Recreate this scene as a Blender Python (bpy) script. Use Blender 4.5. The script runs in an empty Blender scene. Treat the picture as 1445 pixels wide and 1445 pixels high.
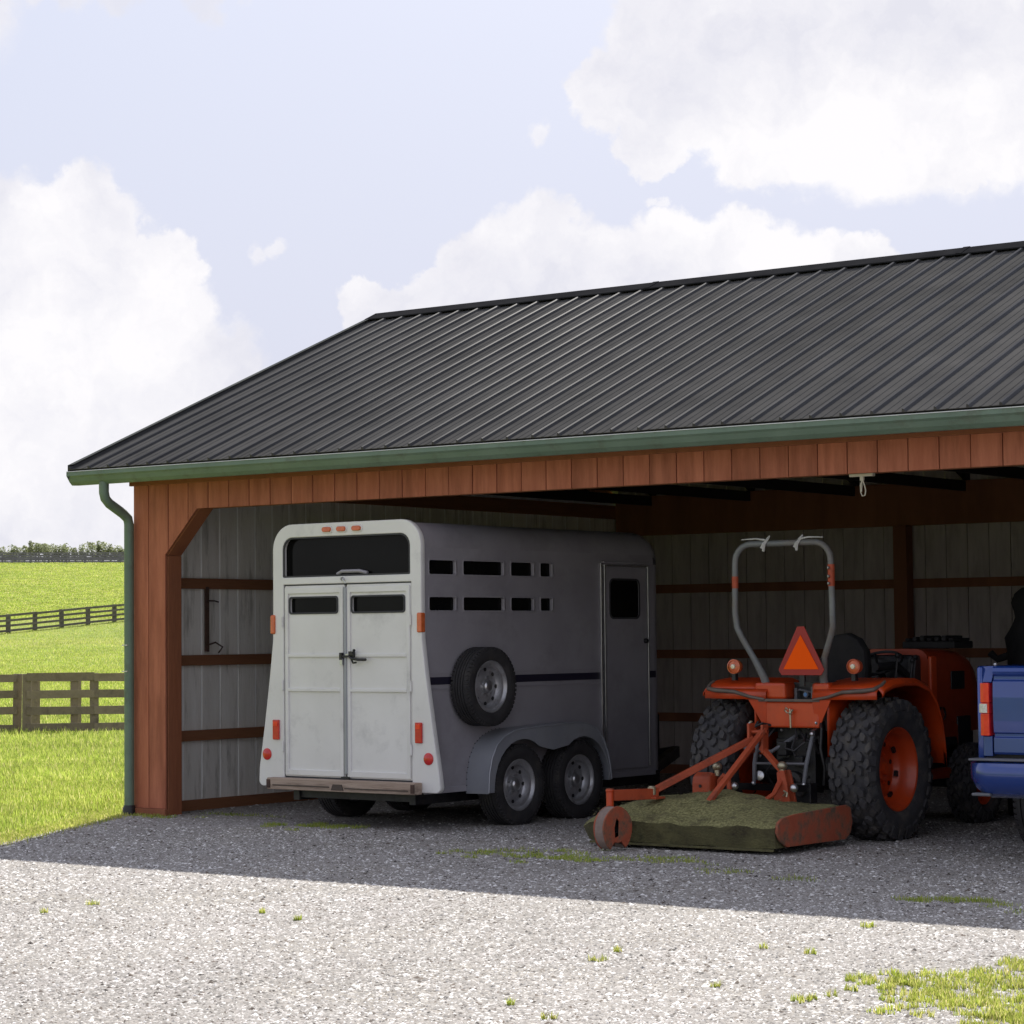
import bpy, math, random
import numpy as np
from mathutils import Vector, Matrix
from math import radians as R, sin, cos, pi, tan, atan2, sqrt
random.seed(7); rng = np.random.default_rng(7)
S = bpy.context.scene
COL = S.collection

# ------------------------------------------------------------------ camera
YAW, PIT, ROLL = 0.6349407, 0.0511996, 0.0093318
CAMP = Vector((14.690, -14.560, 1.4724))
R0 = Vector((cos(YAW), sin(YAW), 0)); F0 = Vector((-sin(YAW), cos(YAW), 0)); UP = Vector((0, 0, 1))
fw = F0*cos(PIT)+UP*sin(PIT); up0 = -F0*sin(PIT)+UP*cos(PIT)
cr_ = R0*cos(ROLL)-up0*sin(ROLL); cu_ = R0*sin(ROLL)+up0*cos(ROLL)
cd = bpy.data.cameras.new('camera'); cam = bpy.data.objects.new('camera', cd); COL.objects.link(cam)
M = Matrix((cr_, cu_, -fw)).transposed().to_4x4(); M.translation = CAMP
cam.matrix_world = M
cd.sensor_width = 36; cd.lens = 85.0; cd.clip_start = .1; cd.clip_end = 6000
S.camera = cam

# ------------------------------------------------------------------ light
SUND = Vector((-.57, 1.04, 1.0)).normalized()      # towards the sun
SUN_EL = math.asin(SUND.z); SUN_AZ = atan2(SUND.x, SUND.y)
EXPOSURE = 1.05
SKY_STRENGTH = 0.065
S.view_settings.view_transform = 'Standard'; S.view_settings.look = 'None'
S.view_settings.exposure = EXPOSURE; S.view_settings.gamma = 1; S.view_settings.use_curve_mapping = False
sl = bpy.data.lights.new('sun', 'SUN'); sl.energy = 3.4; sl.angle = R(.53); sl.color = (1, .955, .88)
so = bpy.data.objects.new('sun', sl); COL.objects.link(so)
so.rotation_euler = (-SUND).to_track_quat('-Z', 'Y').to_euler(); so.location = (0, 0, 30)

w = bpy.data.worlds.new('World'); S.world = w; w.use_nodes = True
nt = w.node_tree; nt.nodes.clear()
def N(t, ty, **k):
    n = t.nodes.new(ty)
    for a, b in k.items():
        if a.startswith('i_'):
            key = a[2:]; key = int(key) if key.isdigit() else key.replace('_', ' ')
            n.inputs[key].default_value = b
        else: setattr(n, a, b)
    return n
L = nt.links.new
sky = N(nt, 'ShaderNodeTexSky', sky_type='NISHITA', sun_disc=False, sun_elevation=SUN_EL, sun_rotation=SUN_AZ,
        air_density=1.0, dust_density=1.6, ozone_density=2.0, altitude=100)
tc = N(nt, 'ShaderNodeTexCoord')
nz = N(nt, 'ShaderNodeTexNoise', i_Scale=30.0, i_Detail=9.0, i_Roughness=.60)
L(tc.outputs['Generated'], nz.inputs['Vector'])
sb = N(nt, 'ShaderNodeVectorMath', operation='SUBTRACT'); L(nz.outputs['Color'], sb.inputs[0]); sb.inputs[1].default_value = (.5, .5, .5)
sc = N(nt, 'ShaderNodeVectorMath', operation='SCALE'); L(sb.outputs[0], sc.inputs[0]); sc.inputs['Scale'].default_value = .042
wd = N(nt, 'ShaderNodeVectorMath', operation='ADD'); L(tc.outputs['Generated'], wd.inputs[0]); L(sc.outputs[0], wd.inputs[1])
# cumulus banks: azimuth / elevation of each puff in degrees from the building's long axis, radius in degrees
def sky_dir(u, v):      # u, v: tangent offsets about the bearing of the yard
    d = F0 + R0*u + UP*v
    return d.normalized()
PUFF = [(-.209,.157,.034),(-.176,.173,.023),(-.19,.135,.05),(-.148,.152,.0185),(-.18,.085,.066),(-.137,.10,.034),(-.16,.12,.036),(-.24,.125,.055),
 (.043,.229,.018),(.07,.238,.032),(.105,.247,.046),(.1,.214,.027),(.14,.236,.048),(.178,.236,.047),(.213,.240,.048),(.058,.208,.014),(.13,.204,.018),(.16,.203,.016),(.19,.203,.016),(.125,.225,.035),(.165,.222,.034),
 (-.057,.138,.0125),(-.036,.137,.0145),(-.012,.147,.021),(.008,.156,.025),(.038,.145,.027),(.067,.152,.0235),(.093,.153,.0225),(.122,.143,.022),(.147,.146,.016),(.053,.132,.03),(.11,.138,.03),
 (.009,.211,.010),(-.107,.161,.009),(-.098,.163,.009),(.064,.18,.006),(-.20,.270,.0125),(-.18,.272,.0125),(-.165,.274,.0125),(-.125,.273,.0125),(-.105,.275,.012),
 (.30,.20,.07),(.38,.16,.06),(-.33,.16,.07),(-.42,.12,.06),(.25,.12,.04),(-.3,.30,.08),(.05,.36,.06),(.2,.42,.08),(.45,.3,.09)]
acc = None
for u, v, r in PUFF:
    wt = .42 if (r < .0126 and v > .155) else 1.0
    dn = N(nt, 'ShaderNodeVectorMath', operation='DISTANCE'); L(wd.outputs[0], dn.inputs[0]); dn.inputs[1].default_value = sky_dir(u, v)
    mr = N(nt, 'ShaderNodeMapRange', clamp=True); L(dn.outputs['Value'], mr.inputs['Value'])
    mr.inputs['From Min'].default_value = r*1.45; mr.inputs['From Max'].default_value = r*.45; mr.inputs['To Min'].default_value = 0; mr.inputs['To Max'].default_value = wt
    if acc is None: acc = mr.outputs['Result']
    else:
        mx = N(nt, 'ShaderNodeMath', operation='MAXIMUM'); L(acc, mx.inputs[0]); L(mr.outputs['Result'], mx.inputs[1]); acc = mx.outputs[0]
# the same kind of broken cumulus all round the rest of the sky
nb = N(nt, 'ShaderNodeTexNoise', i_Scale=3.2, i_Detail=8.0, i_Roughness=.55); L(wd.outputs[0], nb.inputs['Vector'])
nbr = N(nt, 'ShaderNodeMapRange', clamp=True); L(nb.outputs['Fac'], nbr.inputs['Value']); nbr.inputs['From Min'].default_value = .5; nbr.inputs['From Max'].default_value = .62
dv = N(nt, 'ShaderNodeVectorMath', operation='DISTANCE'); L(tc.outputs['Generated'], dv.inputs[0]); dv.inputs[1].default_value = sky_dir(0, .13)
dvr = N(nt, 'ShaderNodeMapRange', clamp=True); L(dv.outputs['Value'], dvr.inputs['Value']); dvr.inputs['From Min'].default_value = .35; dvr.inputs['From Max'].default_value = .6
mm = N(nt, 'ShaderNodeMath', operation='MULTIPLY'); L(nbr.outputs[0], mm.inputs[0]); L(dvr.outputs[0], mm.inputs[1])
mx = N(nt, 'ShaderNodeMath', operation='MAXIMUM'); L(acc, mx.inputs[0]); L(mm.outputs[0], mx.inputs[1])
dens = N(nt, 'ShaderNodeMapRange', clamp=True, interpolation_type='SMOOTHSTEP'); L(mx.outputs[0], dens.inputs['Value']); dens.inputs['From Min'].default_value = .27; dens.inputs['From Max'].default_value = .49
# soft grey bellies
n2 = N(nt, 'ShaderNodeTexNoise', i_Scale=11.0, i_Detail=7.0, i_Roughness=.6); L(wd.outputs[0], n2.inputs['Vector'])
cr = N(nt, 'ShaderNodeValToRGB'); L(n2.outputs['Fac'], cr.inputs[0])
cr.color_ramp.elements[0].position = .38; cr.color_ramp.elements[0].color = (.69, .69, .76, 1)
cr.color_ramp.elements[1].position = .60; cr.color_ramp.elements[1].color = (.865, .85, .87, 1)
skm = N(nt, 'ShaderNodeVectorMath', operation='SCALE'); L(sky.outputs[0], skm.inputs[0]); skm.inputs['Scale'].default_value = 1.0
clc = N(nt, 'ShaderNodeVectorMath', operation='SCALE'); L(cr.outputs[0], clc.inputs[0]); clc.inputs['Scale'].default_value = 8.6
# thin veil of moist air and high cloud low over the fields
sepz = N(nt, 'ShaderNodeSeparateXYZ'); L(tc.outputs['Generated'], sepz.inputs[0])
vl = N(nt, 'ShaderNodeMapRange', clamp=True, interpolation_type='SMOOTHSTEP'); L(sepz.outputs['Z'], vl.inputs['Value'])
vl.inputs['From Min'].default_value = .5; vl.inputs['From Max'].default_value = .0; vl.inputs['To Min'].default_value = 0.60; vl.inputs['To Max'].default_value = 1.0
m0 = N(nt, 'ShaderNodeMix', data_type='RGBA'); L(vl.outputs[0], m0.inputs['Factor']); L(skm.outputs[0], m0.inputs['A']); m0.inputs['B'].default_value = (5.25, 5.38, 6.4, 1)
hz = N(nt, 'ShaderNodeMapRange', clamp=True, interpolation_type='SMOOTHSTEP'); L(sepz.outputs['Z'], hz.inputs['Value'])
hz.inputs['From Min'].default_value = .11; hz.inputs['From Max'].default_value = .03
m2 = N(nt, 'ShaderNodeMix', data_type='RGBA'); L(hz.outputs[0], m2.inputs['Factor']); L(m0.outputs['Result'], m2.inputs['A']); m2.inputs['B'].default_value = (6.1, 6.1, 6.35, 1)
m1 = N(nt, 'ShaderNodeMix', data_type='RGBA'); L(dens.outputs[0], m1.inputs['Factor']); L(m2.outputs['Result'], m1.inputs['A']); L(clc.outputs[0], m1.inputs['B'])
bg = N(nt, 'ShaderNodeBackground'); bg.inputs['Strength'].default_value = SKY_STRENGTH
L(m1.outputs['Result'], bg.inputs['Color'])
wo = N(nt, 'ShaderNodeOutputWorld'); L(bg.outputs[0], wo.inputs['Surface'])
try:
    w.cycles.sampling_method = 'AUTOMATIC'
except Exception: pass
S.cycles.max_bounces = 7; S.cycles.diffuse_bounces = 5; S.cycles.glossy_bounces = 3; S.cycles.transparent_max_bounces = 8
S.cycles.use_denoising = True

# ------------------------------------------------------------------ materials
def rgb(c): return (c[0], c[1], c[2], 1)
MATS = {}
def mat(name, c1, c2=None, scale=6, rough=.6, metal=0, bump=0, bscale=None, stretch=(1, 1, 1), spec=.5, dirt=None, dscale=3, dlim=(.5, .7), coat=0, lim=(.35, .65), perobj=0, rvar=0):
    if name in MATS: return MATS[name]
    m = bpy.data.materials.new(name); m.use_nodes = True; t = m.node_tree; b = t.nodes['Principled BSDF']
    b.inputs['Roughness'].default_value = rough; b.inputs['Metallic'].default_value = metal
    b.inputs['Specular IOR Level'].default_value = spec; b.inputs['Coat Weight'].default_value = coat
    tcn = N(t, 'ShaderNodeTexCoord'); mp = N(t, 'ShaderNodeMapping'); t.links.new(tcn.outputs['Object'], mp.inputs['Vector']); mp.inputs['Scale'].default_value = stretch
    oi = N(t, 'ShaderNodeObjectInfo')
    av = N(t, 'ShaderNodeVectorMath', operation='SCALE'); cb = N(t, 'ShaderNodeCombineXYZ')
    for i in range(3): t.links.new(oi.outputs['Random'], cb.inputs[i])
    t.links.new(cb.outputs[0], av.inputs[0]); av.inputs['Scale'].default_value = 37
    ad = N(t, 'ShaderNodeVectorMath', operation='ADD'); t.links.new(mp.outputs[0], ad.inputs[0]); t.links.new(av.outputs[0], ad.inputs[1])
    vec = ad.outputs[0]
    n = N(t, 'ShaderNodeTexNoise'); n.inputs['Scale'].default_value = scale; n.inputs['Detail'].default_value = 6; n.inputs['Roughness'].default_value = .6
    t.links.new(vec, n.inputs['Vector'])
    r = N(t, 'ShaderNodeValToRGB'); t.links.new(n.outputs['Fac'], r.inputs[0])
    r.color_ramp.elements[0].position = lim[0]; r.color_ramp.elements[1].position = lim[1]
    r.color_ramp.elements[0].color = rgb(c1); r.color_ramp.elements[1].color = rgb(c2 or c1)
    out = r.outputs[0]
    if dirt:
        n3 = N(t, 'ShaderNodeTexNoise'); n3.inputs['Scale'].default_value = dscale; n3.inputs['Detail'].default_value = 8; n3.inputs['Roughness'].default_value = .7
        t.links.new(vec, n3.inputs['Vector'])
        q = N(t, 'ShaderNodeMapRange', clamp=True); t.links.new(n3.outputs['Fac'], q.inputs['Value']); q.inputs['From Min'].default_value = dlim[0]; q.inputs['From Max'].default_value = dlim[1]
        mxn = N(t, 'ShaderNodeMix', data_type='RGBA'); t.links.new(q.outputs[0], mxn.inputs['Factor']); t.links.new(out, mxn.inputs['A']); mxn.inputs['B'].default_value = rgb(dirt)
        out = mxn.outputs['Result']
        rm = N(t, 'ShaderNodeMapRange', clamp=True); t.links.new(q.outputs[0], rm.inputs['Value']); rm.inputs['To Min'].default_value = rough; rm.inputs['To Max'].default_value = min(1, rough+.3)
        t.links.new(rm.outputs[0], b.inputs['Roughness'])
    if perobj:
        hv = N(t, 'ShaderNodeHueSaturation'); t.links.new(out, hv.inputs['Color'])
        q = N(t, 'ShaderNodeMapRange'); t.links.new(oi.outputs['Random'], q.inputs['Value']); q.inputs['To Min'].default_value = 1-perobj; q.inputs['To Max'].default_value = 1+perobj
        t.links.new(q.outputs[0], hv.inputs['Value']); out = hv.outputs[0]
    t.links.new(out, b.inputs['Base Color'])
    if bump:
        nb_ = N(t, 'ShaderNodeTexNoise'); nb_.inputs['Scale'].default_value = bscale or scale*4; nb_.inputs['Detail'].default_value = 5
        t.links.new(vec, nb_.inputs['Vector'])
        bp = N(t, 'ShaderNodeBump'); bp.inputs['Strength'].default_value = bump; bp.inputs['Distance'].default_value = .01
        t.links.new(nb_.outputs['Fac'], bp.inputs['Height']); t.links.new(bp.outputs[0], b.inputs['Normal'])
    MATS[name] = m; return m

m_roof = mat('roof_metal', (.066, .065, .064), (.088, .086, .084), 2, .40, 0, .10, 60, (1, 1, 1), spec=0.0, dirt=(.075, .075, .072), dscale=5, dlim=(.5, .85), perobj=.10)
m_rib = mat('roof_rib_metal', (.045, .045, .047), (.06, .06, .062), 2, .20, 0, 0, spec=.09)
m_trim = mat('dark_trim', (.02, .02, .022), (.03, .03, .032), 3, .5, spec=0)
m_rake = mat('rake_trim', (.07, .075, .075), (.1, .105, .1), 3, .6, spec=0)
m_gut = mat('green_gutter', (.115, .175, .135), (.145, .21, .165), 3, .45, 0, 0, dirt=(.10, .11, .085), dscale=7, dlim=(.52, .8))
m_side = mat('stained_siding', (.38, .118, .062), (.48, .165, .092), 5, .75, 0, .35, 50, (3, 3, .35), dirt=(.19, .062, .034), dscale=2.2, dlim=(.45, .8), perobj=.09)
m_sideb = mat('siding_backing', (.05, .018, .012), None, 5, .9)
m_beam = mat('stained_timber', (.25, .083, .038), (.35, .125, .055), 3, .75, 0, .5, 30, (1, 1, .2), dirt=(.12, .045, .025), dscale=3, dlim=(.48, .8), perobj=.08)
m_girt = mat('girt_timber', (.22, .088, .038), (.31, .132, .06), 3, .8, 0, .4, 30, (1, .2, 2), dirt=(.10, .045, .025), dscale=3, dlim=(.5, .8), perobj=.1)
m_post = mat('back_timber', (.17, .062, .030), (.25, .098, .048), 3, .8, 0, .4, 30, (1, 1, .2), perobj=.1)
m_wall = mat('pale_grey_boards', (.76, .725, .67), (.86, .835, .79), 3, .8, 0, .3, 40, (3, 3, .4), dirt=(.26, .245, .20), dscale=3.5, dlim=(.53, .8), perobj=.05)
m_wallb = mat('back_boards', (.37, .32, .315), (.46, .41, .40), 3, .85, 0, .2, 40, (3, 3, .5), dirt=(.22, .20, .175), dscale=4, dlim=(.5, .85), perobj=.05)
m_white = mat('daylight_joint', (.97, .97, .95), None, 3, .7)
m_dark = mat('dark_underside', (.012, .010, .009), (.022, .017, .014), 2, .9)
m_trl = mat('trailer_white', (.70, .69, .67), (.77, .76, .745), 1.5, .38, 0, .06, 200, dirt=(.36, .355, .35), dscale=2.2, dlim=(.55, .95))
m_trlside = mat('trailer_side_grey', (.30, .285, .315), (.36, .345, .375), 1.5, .5, .1, .08, 150, dirt=(.2, .19, .20), dscale=2, dlim=(.5, .95))
m_fend = mat('fender_grey', (.29, .305, .345), (.36, .375, .41), 3, .34, .25, 0, dirt=(.25, .25, .26), dscale=6, dlim=(.52, .9))
m_alu = mat('bare_aluminium', (.5, .5, .52), (.62, .62, .63), 8, .3, .9)
m_stripe = mat('navy_stripe', (.02, .018, .035), None, 3, .4)
m_seam = mat('dark_seam', (.04, .04, .045), None, 3, .7)
m_glass = mat('dark_glass', (.004, .004, .004), (.007, .007, .007), 2, .1, 0, 0, spec=.10)
m_rub = mat('tyre_rubber', (.022, .021, .023), (.035, .033, .035), 8, .75, 0, .3, 60, dirt=(.075, .068, .06), dscale=7, dlim=(.52, .85))
m_rubt = mat('tractor_tyre_rubber', (.035, .034, .038), (.06, .058, .062), 8, .8, 0, .3, 40, dirt=(.13, .115, .095), dscale=9, dlim=(.48, .8))
m_rim = mat('grey_steel_rim', (.36, .36, .38), (.48, .48, .5), 10, .38, .6, 0, dirt=(.14, .12, .11), dscale=9, dlim=(.52, .8))
m_blk = mat('black_iron', (.012, .012, .014), (.03, .029, .031), 9, .42, .2, .2, 60, dirt=(.09, .075, .06), dscale=12, dlim=(.55, .85))
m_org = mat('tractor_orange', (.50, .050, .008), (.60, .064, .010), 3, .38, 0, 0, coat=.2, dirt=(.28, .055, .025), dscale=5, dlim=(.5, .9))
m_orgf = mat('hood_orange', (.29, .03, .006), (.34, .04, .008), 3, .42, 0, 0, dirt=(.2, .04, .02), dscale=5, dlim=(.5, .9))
m_orgr = mat('mower_orange', (.38, .060, .02), (.46, .08, .028), 6, .55, 0, .3, 40, dirt=(.2, .055, .03), dscale=7, dlim=(.5, .72))
m_rust = mat('rusty_orange_plate', (.34, .075, .035), (.45, .11, .05), 9, .7, 0, .5, 30, dirt=(.13, .09, .06), dscale=9, dlim=(.46, .62))
m_moss = mat('mossy_deck', (.13, .125, .048), (.29, .275, .12), 60, .95, 0, 1, 60, dirt=(.06, .05, .025), dscale=7, dlim=(.52, .7), lim=(.4, .62))
m_skirt = mat('dirty_deck_skirt', (.075, .07, .032), (.15, .14, .06), 12, .95, 0, 1, 60, dirt=(.03, .022, .015), dscale=6, dlim=(.5, .7))
m_rops = mat('grey_brown_pipe', (.15, .16, .165), (.2, .21, .21), 6, .45, .1, 0, dirt=(.17, .13, .10), dscale=4, dlim=(.45, .7))
m_pipe = mat('brown_grey_rail', (.11, .085, .07), (.15, .12, .10), 6, .5)
m_smvr = mat('dark_red_reflector', (.34, .018, .012), None, 6, .45)
m_smvo = mat('fluorescent_orange', (1.0, .115, .008), None, 3, .8, spec=.05)
m_smvo.node_tree.nodes['Principled BSDF'].inputs['Emission Color'].default_value = (1, .09, .01, 1)
m_smvo.node_tree.nodes['Principled BSDF'].inputs['Emission Strength'].default_value = 0.0
m_amb = mat('amber_lens', (.55, .11, .03), (.7, .16, .05), 20, .2, 0, 0, coat=.4)
m_red = mat('red_lens', (.5, .012, .015), (.62, .02, .02), 20, .22, 0, 0, coat=.4)
m_lens = mat('clear_lens', (.6, .56, .42), (.75, .7, .55), 20, .15, .3)
m_wood = mat('weathered_bumper_wood', (.33, .245, .19), (.46, .36, .29), 5, .85, 0, .6, 30, (.3, 1, 4), dirt=(.09, .06, .045), dscale=7, dlim=(.5, .75))
m_fence = mat('fence_weathered_timber', (.18, .145, .095), (.29, .24, .165), 3, .9, 0, .5, 25, (1, 1, 1), dirt=(.06, .05, .035), dscale=3, dlim=(.5, .75), perobj=.12)
m_fencef = mat('fence_dark_timber', (.10, .09, .075), (.16, .145, .125), 3, .9, perobj=.1)
m_fenceg = mat('fence_haze_grey_timber', (.15, .14, .165), (.21, .2, .23), 3, .9, perobj=.1)  # purple-grey tint of the crest fences paints in the haze of distance
m_blue = mat('blue_truck_paint', (.009, .042, .235), (.011, .05, .26), 2, .22, .25, 0, coat=1)
m_tl = mat('tail_red', (.75, .012, .01), (.9, .03, .02), 25, .15, 0, 0, coat=.6)
m_clr = mat('reverse_lens', (.8, .8, .8), (.55, .55, .55), 90, .15, .2)
m_step = mat('grey_step_pad', (.12, .125, .14), (.17, .17, .19), 8, .6)
m_chr = mat('dull_chrome', (.55, .54, .5), (.7, .69, .64), 30, .25, .9, dirt=(.2, .15, .1), dscale=30, dlim=(.5, .8))
m_bras = mat('brass_steel_knob', (.42, .38, .27), (.55, .5, .36), 30, .35, .7, dirt=(.15, .12, .07), dscale=30, dlim=(.5, .8))
m_cloth = mat('black_cover', (.006, .006, .007), (.014, .013, .014), 8, .8, 0, .6, 12)
m_cord = mat('pale_cord', (.6, .56, .46), None, 8, .7)
m_rag = mat('white_strap', (.6, .6, .58), (.45, .45, .43), 8, .8)
m_bark = mat('bark', (.10, .08, .06), (.16, .13, .1), 5, .9)

def island_mat(name, cols, trans=0, rough=.9, nscale=.3, n2=(.8, 1.2)):
    m = bpy.data.materials.new(name); m.use_nodes = True; t = m.node_tree; b = t.nodes['Principled BSDF']
    g = N(t, 'ShaderNodeNewGeometry'); r = N(t, 'ShaderNodeValToRGB'); r.color_ramp.interpolation = 'LINEAR'
    e = r.color_ramp.elements
    while len(e) > 1: e.remove(e[-1])
    e[0].position = cols[0][0]; e[0].color = rgb(cols[0][1])
    for p, c in cols[1:]:
        k = e.new(p); k.color = rgb(c)
    t.links.new(g.outputs['Random Per Island'], r.inputs[0])
    tcn = N(t, 'ShaderNodeTexCoord'); n = N(t, 'ShaderNodeTexNoise'); n.inputs['Scale'].default_value = nscale; n.inputs['Detail'].default_value = 4
    t.links.new(tcn.outputs['Object'], n.inputs['Vector'])
    q = N(t, 'ShaderNodeMapRange', clamp=True); t.links.new(n.outputs['Fac'], q.inputs['Value']); q.inputs['From Min'].default_value = .3; q.inputs['From Max'].default_value = .7
    q.inputs['To Min'].default_value = n2[0]; q.inputs['To Max'].default_value = n2[1]
    hv = N(t, 'ShaderNodeHueSaturation'); t.links.new(r.outputs[0], hv.inputs['Color']); t.links.new(q.outputs[0], hv.inputs['Value'])
    t.links.new(hv.outputs[0], b.inputs['Base Color']); b.inputs['Roughness'].default_value = rough; b.inputs['Specular IOR Level'].default_value = .3
    if trans:
        tr = N(t, 'ShaderNodeBsdfTranslucent'); t.links.new(hv.outputs[0], tr.inputs['Color'])
        ms = N(t, 'ShaderNodeMixShader'); ms.inputs[0].default_value = trans
        o = t.nodes['Material Output']; t.links.new(b.outputs[0], ms.inputs[1]); t.links.new(tr.outputs[0], ms.inputs[2]); t.links.new(ms.outputs[0], o.inputs['Surface'])
    return m
m_stone = island_mat('gravel_stone', [(0, (.035, .032, .032)), (.06, (.11, .08, .06)), (.10, (.22, .205, .19)), (.5, (.285, .268, .25)), (.80, (.36, .34, .32)), (.9, (.62, .605, .59)), (1, (.82, .80, .78))], 0, .85, .6, (.88, 1.1))
m_blade = island_mat('grass_blade', [(0, (.23, .33, .045)), (.5, (.40, .50, .085)), (.85, (.54, .57, .15)), (1, (.66, .60, .30))], .55, .6, .5, (.75, 1.2))
m_bladey = island_mat('dry_grass_blade', [(0, (.22, .30, .04)), (.35, (.38, .45, .07)), (.7, (.52, .54, .14)), (1, (.68, .6, .28))], .55, .6, 2, (.8, 1.2))
m_leaf = island_mat('hazy_leaf', [(0, (.22, .25, .15)), (.6, (.32, .35, .2)), (1, (.42, .43, .28))], .5, .6, 1, (.7, 1.3))  # greens paled in the colour itself to stand in for distance haze

# ------------------------------------------------------------------ mesh helpers
class MB:
    def __init__(s): s.V = []; s.F = []
    def add(s, vs, fs):
        o = len(s.V); s.V += [tuple(v) for v in vs]; s.F += [tuple(i+o for i in f) for f in fs]; return s
    def box(s, x0, x1, y0, y1, z0, z1):
        return s.add([(x0,y0,z0),(x1,y0,z0),(x1,y1,z0),(x0,y1,z0),(x0,y0,z1),(x1,y0,z1),(x1,y1,z1),(x0,y1,z1)],
                     [(0,3,2,1),(4,5,6,7),(0,1,5,4),(1,2,6,5),(2,3,7,6),(3,0,4,7)])
    def obox(s, c, ux, uy, uz):   # centre, three half vectors
        c = Vector(c); ux, uy, uz = Vector(ux), Vector(uy), Vector(uz); v = []
        for dz in (-1, 1):
            for dx, dy in ((-1,-1),(1,-1),(1,1),(-1,1)): v.append(c+ux*dx+uy*dy+uz*dz)
        return s.add(v, [(0,3,2,1),(4,5,6,7),(0,1,5,4),(1,2,6,5),(2,3,7,6),(3,0,4,7)])
    def bar(s, p, q, w, h, up=(0, 0, 1)):   # rectangular bar p->q
        p, q = Vector(p), Vector(q); d = (q-p); l = d.length; d.normalize(); u = Vector(up)
        a = d.cross(u)
        if a.length < 1e-4: a = d.cross(Vector((1, 0, 0)))
        a.normalize(); b = a.cross(d)
        return s.obox((p+q)/2, a*w/2, d*l/2, b*h/2)
    def tube(s, pts, r, n=10, caps=True):
        pts = [Vector(p) for p in pts]; rs = r if isinstance(r, (list, tuple)) else [r]*len(pts)
        vs = []; fs = []; pa = None
        for i, p in enumerate(pts):
            d = (pts[min(i+1, len(pts)-1)]-pts[max(i-1, 0)]).normalized()
            if pa is None: pa = d.orthogonal().normalized()
            a = (pa - d*pa.dot(d)).normalized(); pa = a; b = d.cross(a)
            for k in range(n): vs.append(p+(a*cos(2*pi*k/n)+b*sin(2*pi*k/n))*rs[i])
        for i in range(len(pts)-1):
            for k in range(n): fs.append((i*n+k, i*n+(k+1) % n, (i+1)*n+(k+1) % n, (i+1)*n+k))
        if caps: fs.append(tuple(range(n-1, -1, -1))); fs.append(tuple(range((len(pts)-1)*n, len(pts)*n)))
        return s.add(vs, fs)
    def lathe(s, c, axis, prof, n=40, closed=False):   # prof: (radius, height along axis)
        c = Vector(c); ax = Vector(axis).normalized(); a = ax.orthogonal().normalized(); b = ax.cross(a); vs = []; fs = []
        for r, h in prof:
            for k in range(n): vs.append(c+ax*h+(a*cos(2*pi*k/n)+b*sin(2*pi*k/n))*max(r, 1e-4))
        m = len(prof)
        for i in range(m if closed else m-1):
            j = (i+1) % m
            for k in range(n): fs.append((i*n+k, i*n+(k+1) % n, j*n+(k+1) % n, j*n+k))
        return s.add(vs, fs)
    def ball(s, c, r, n=12, sq=(1, 1, 1)):
        c = Vector(c); vs = []; fs = []; m = max(4, n//2)
        for i in range(m+1):
            t = pi*i/m
            for k in range(n): vs.append(c+Vector((r*sq[0]*sin(t)*cos(2*pi*k/n), r*sq[1]*sin(t)*sin(2*pi*k/n), r*sq[2]*cos(t))))
        for i in range(m):
            for k in range(n): fs.append((i*n+k, (i+1)*n+k, (i+1)*n+(k+1) % n, i*n+(k+1) % n))
        return s.add(vs, fs)
    def prism(s, poly, d0, d1, plane='yz'):   # convex/simple polygon extruded along remaining axis
        n = len(poly)
        def P(a, b, d):
            return {'yz': (d, a, b), 'xz': (a, d, b), 'xy': (a, b, d)}[plane]
        vs = [P(a, b, d0) for a, b in poly]+[P(a, b, d1) for a, b in poly]
        fs = [tuple(range(n)), tuple(range(2*n-1, n-1, -1))]+[(i, (i+1) % n, (i+1) % n+n, i+n) for i in range(n)]
        return s.add(vs, fs)
    def mesh(s, name):
        me = bpy.data.meshes.new(name); me.from_pydata(s.V, [], s.F); me.validate(); 
        import bmesh
        bm = bmesh.new(); bm.from_mesh(me); bmesh.ops.recalc_face_normals(bm, faces=bm.faces); bm.to_mesh(me); bm.free()
        return me
    def build(s, name, m, parent=None, smooth=False, bevel=0, **tags):
        return link(name, s.mesh(name), m, parent, smooth, bevel, **tags)
def link(name, me, m, parent=None, smooth=False, bevel=0, seg=2, **tags):
    o = bpy.data.objects.new(name, me); COL.objects.link(o)
    if m is not None: me.materials.clear(); me.materials.append(m)
    if parent: o.parent = parent
    if smooth:
        for p in me.polygons: p.use_smooth = True
        if smooth is not True or True:
            try:
                me.set_sharp_from_angle(angle=R(38))
            except Exception: pass
    if bevel:
        b = o.modifiers.new('bevel', 'BEVEL'); b.width = bevel; b.segments = seg; b.limit_method = 'ANGLE'; b.angle_limit = R(40)
    for k, v in tags.items(): o[k] = v
    return o
def thing(name, label, cat, loc=(0, 0, 0), rz=0, group=None):
    o = bpy.data.objects.new(name, None); COL.objects.link(o); o.location = loc; o.rotation_euler = (0, 0, rz); o.empty_display_size = .1
    o['label'] = label; o['category'] = cat
    if group: o['group'] = group
    return o
def part_empty(name, parent, loc=(0, 0, 0)):
    o = bpy.data.objects.new(name, None); COL.objects.link(o); o.parent = parent; o.location = loc; o.empty_display_size = .05; return o
def tag(o, label=None, cat=None, group=None, kind=None):
    for k, v in (('label', label), ('category', cat), ('group', group), ('kind', kind)):
        if v: o[k] = v
    return o
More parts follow.
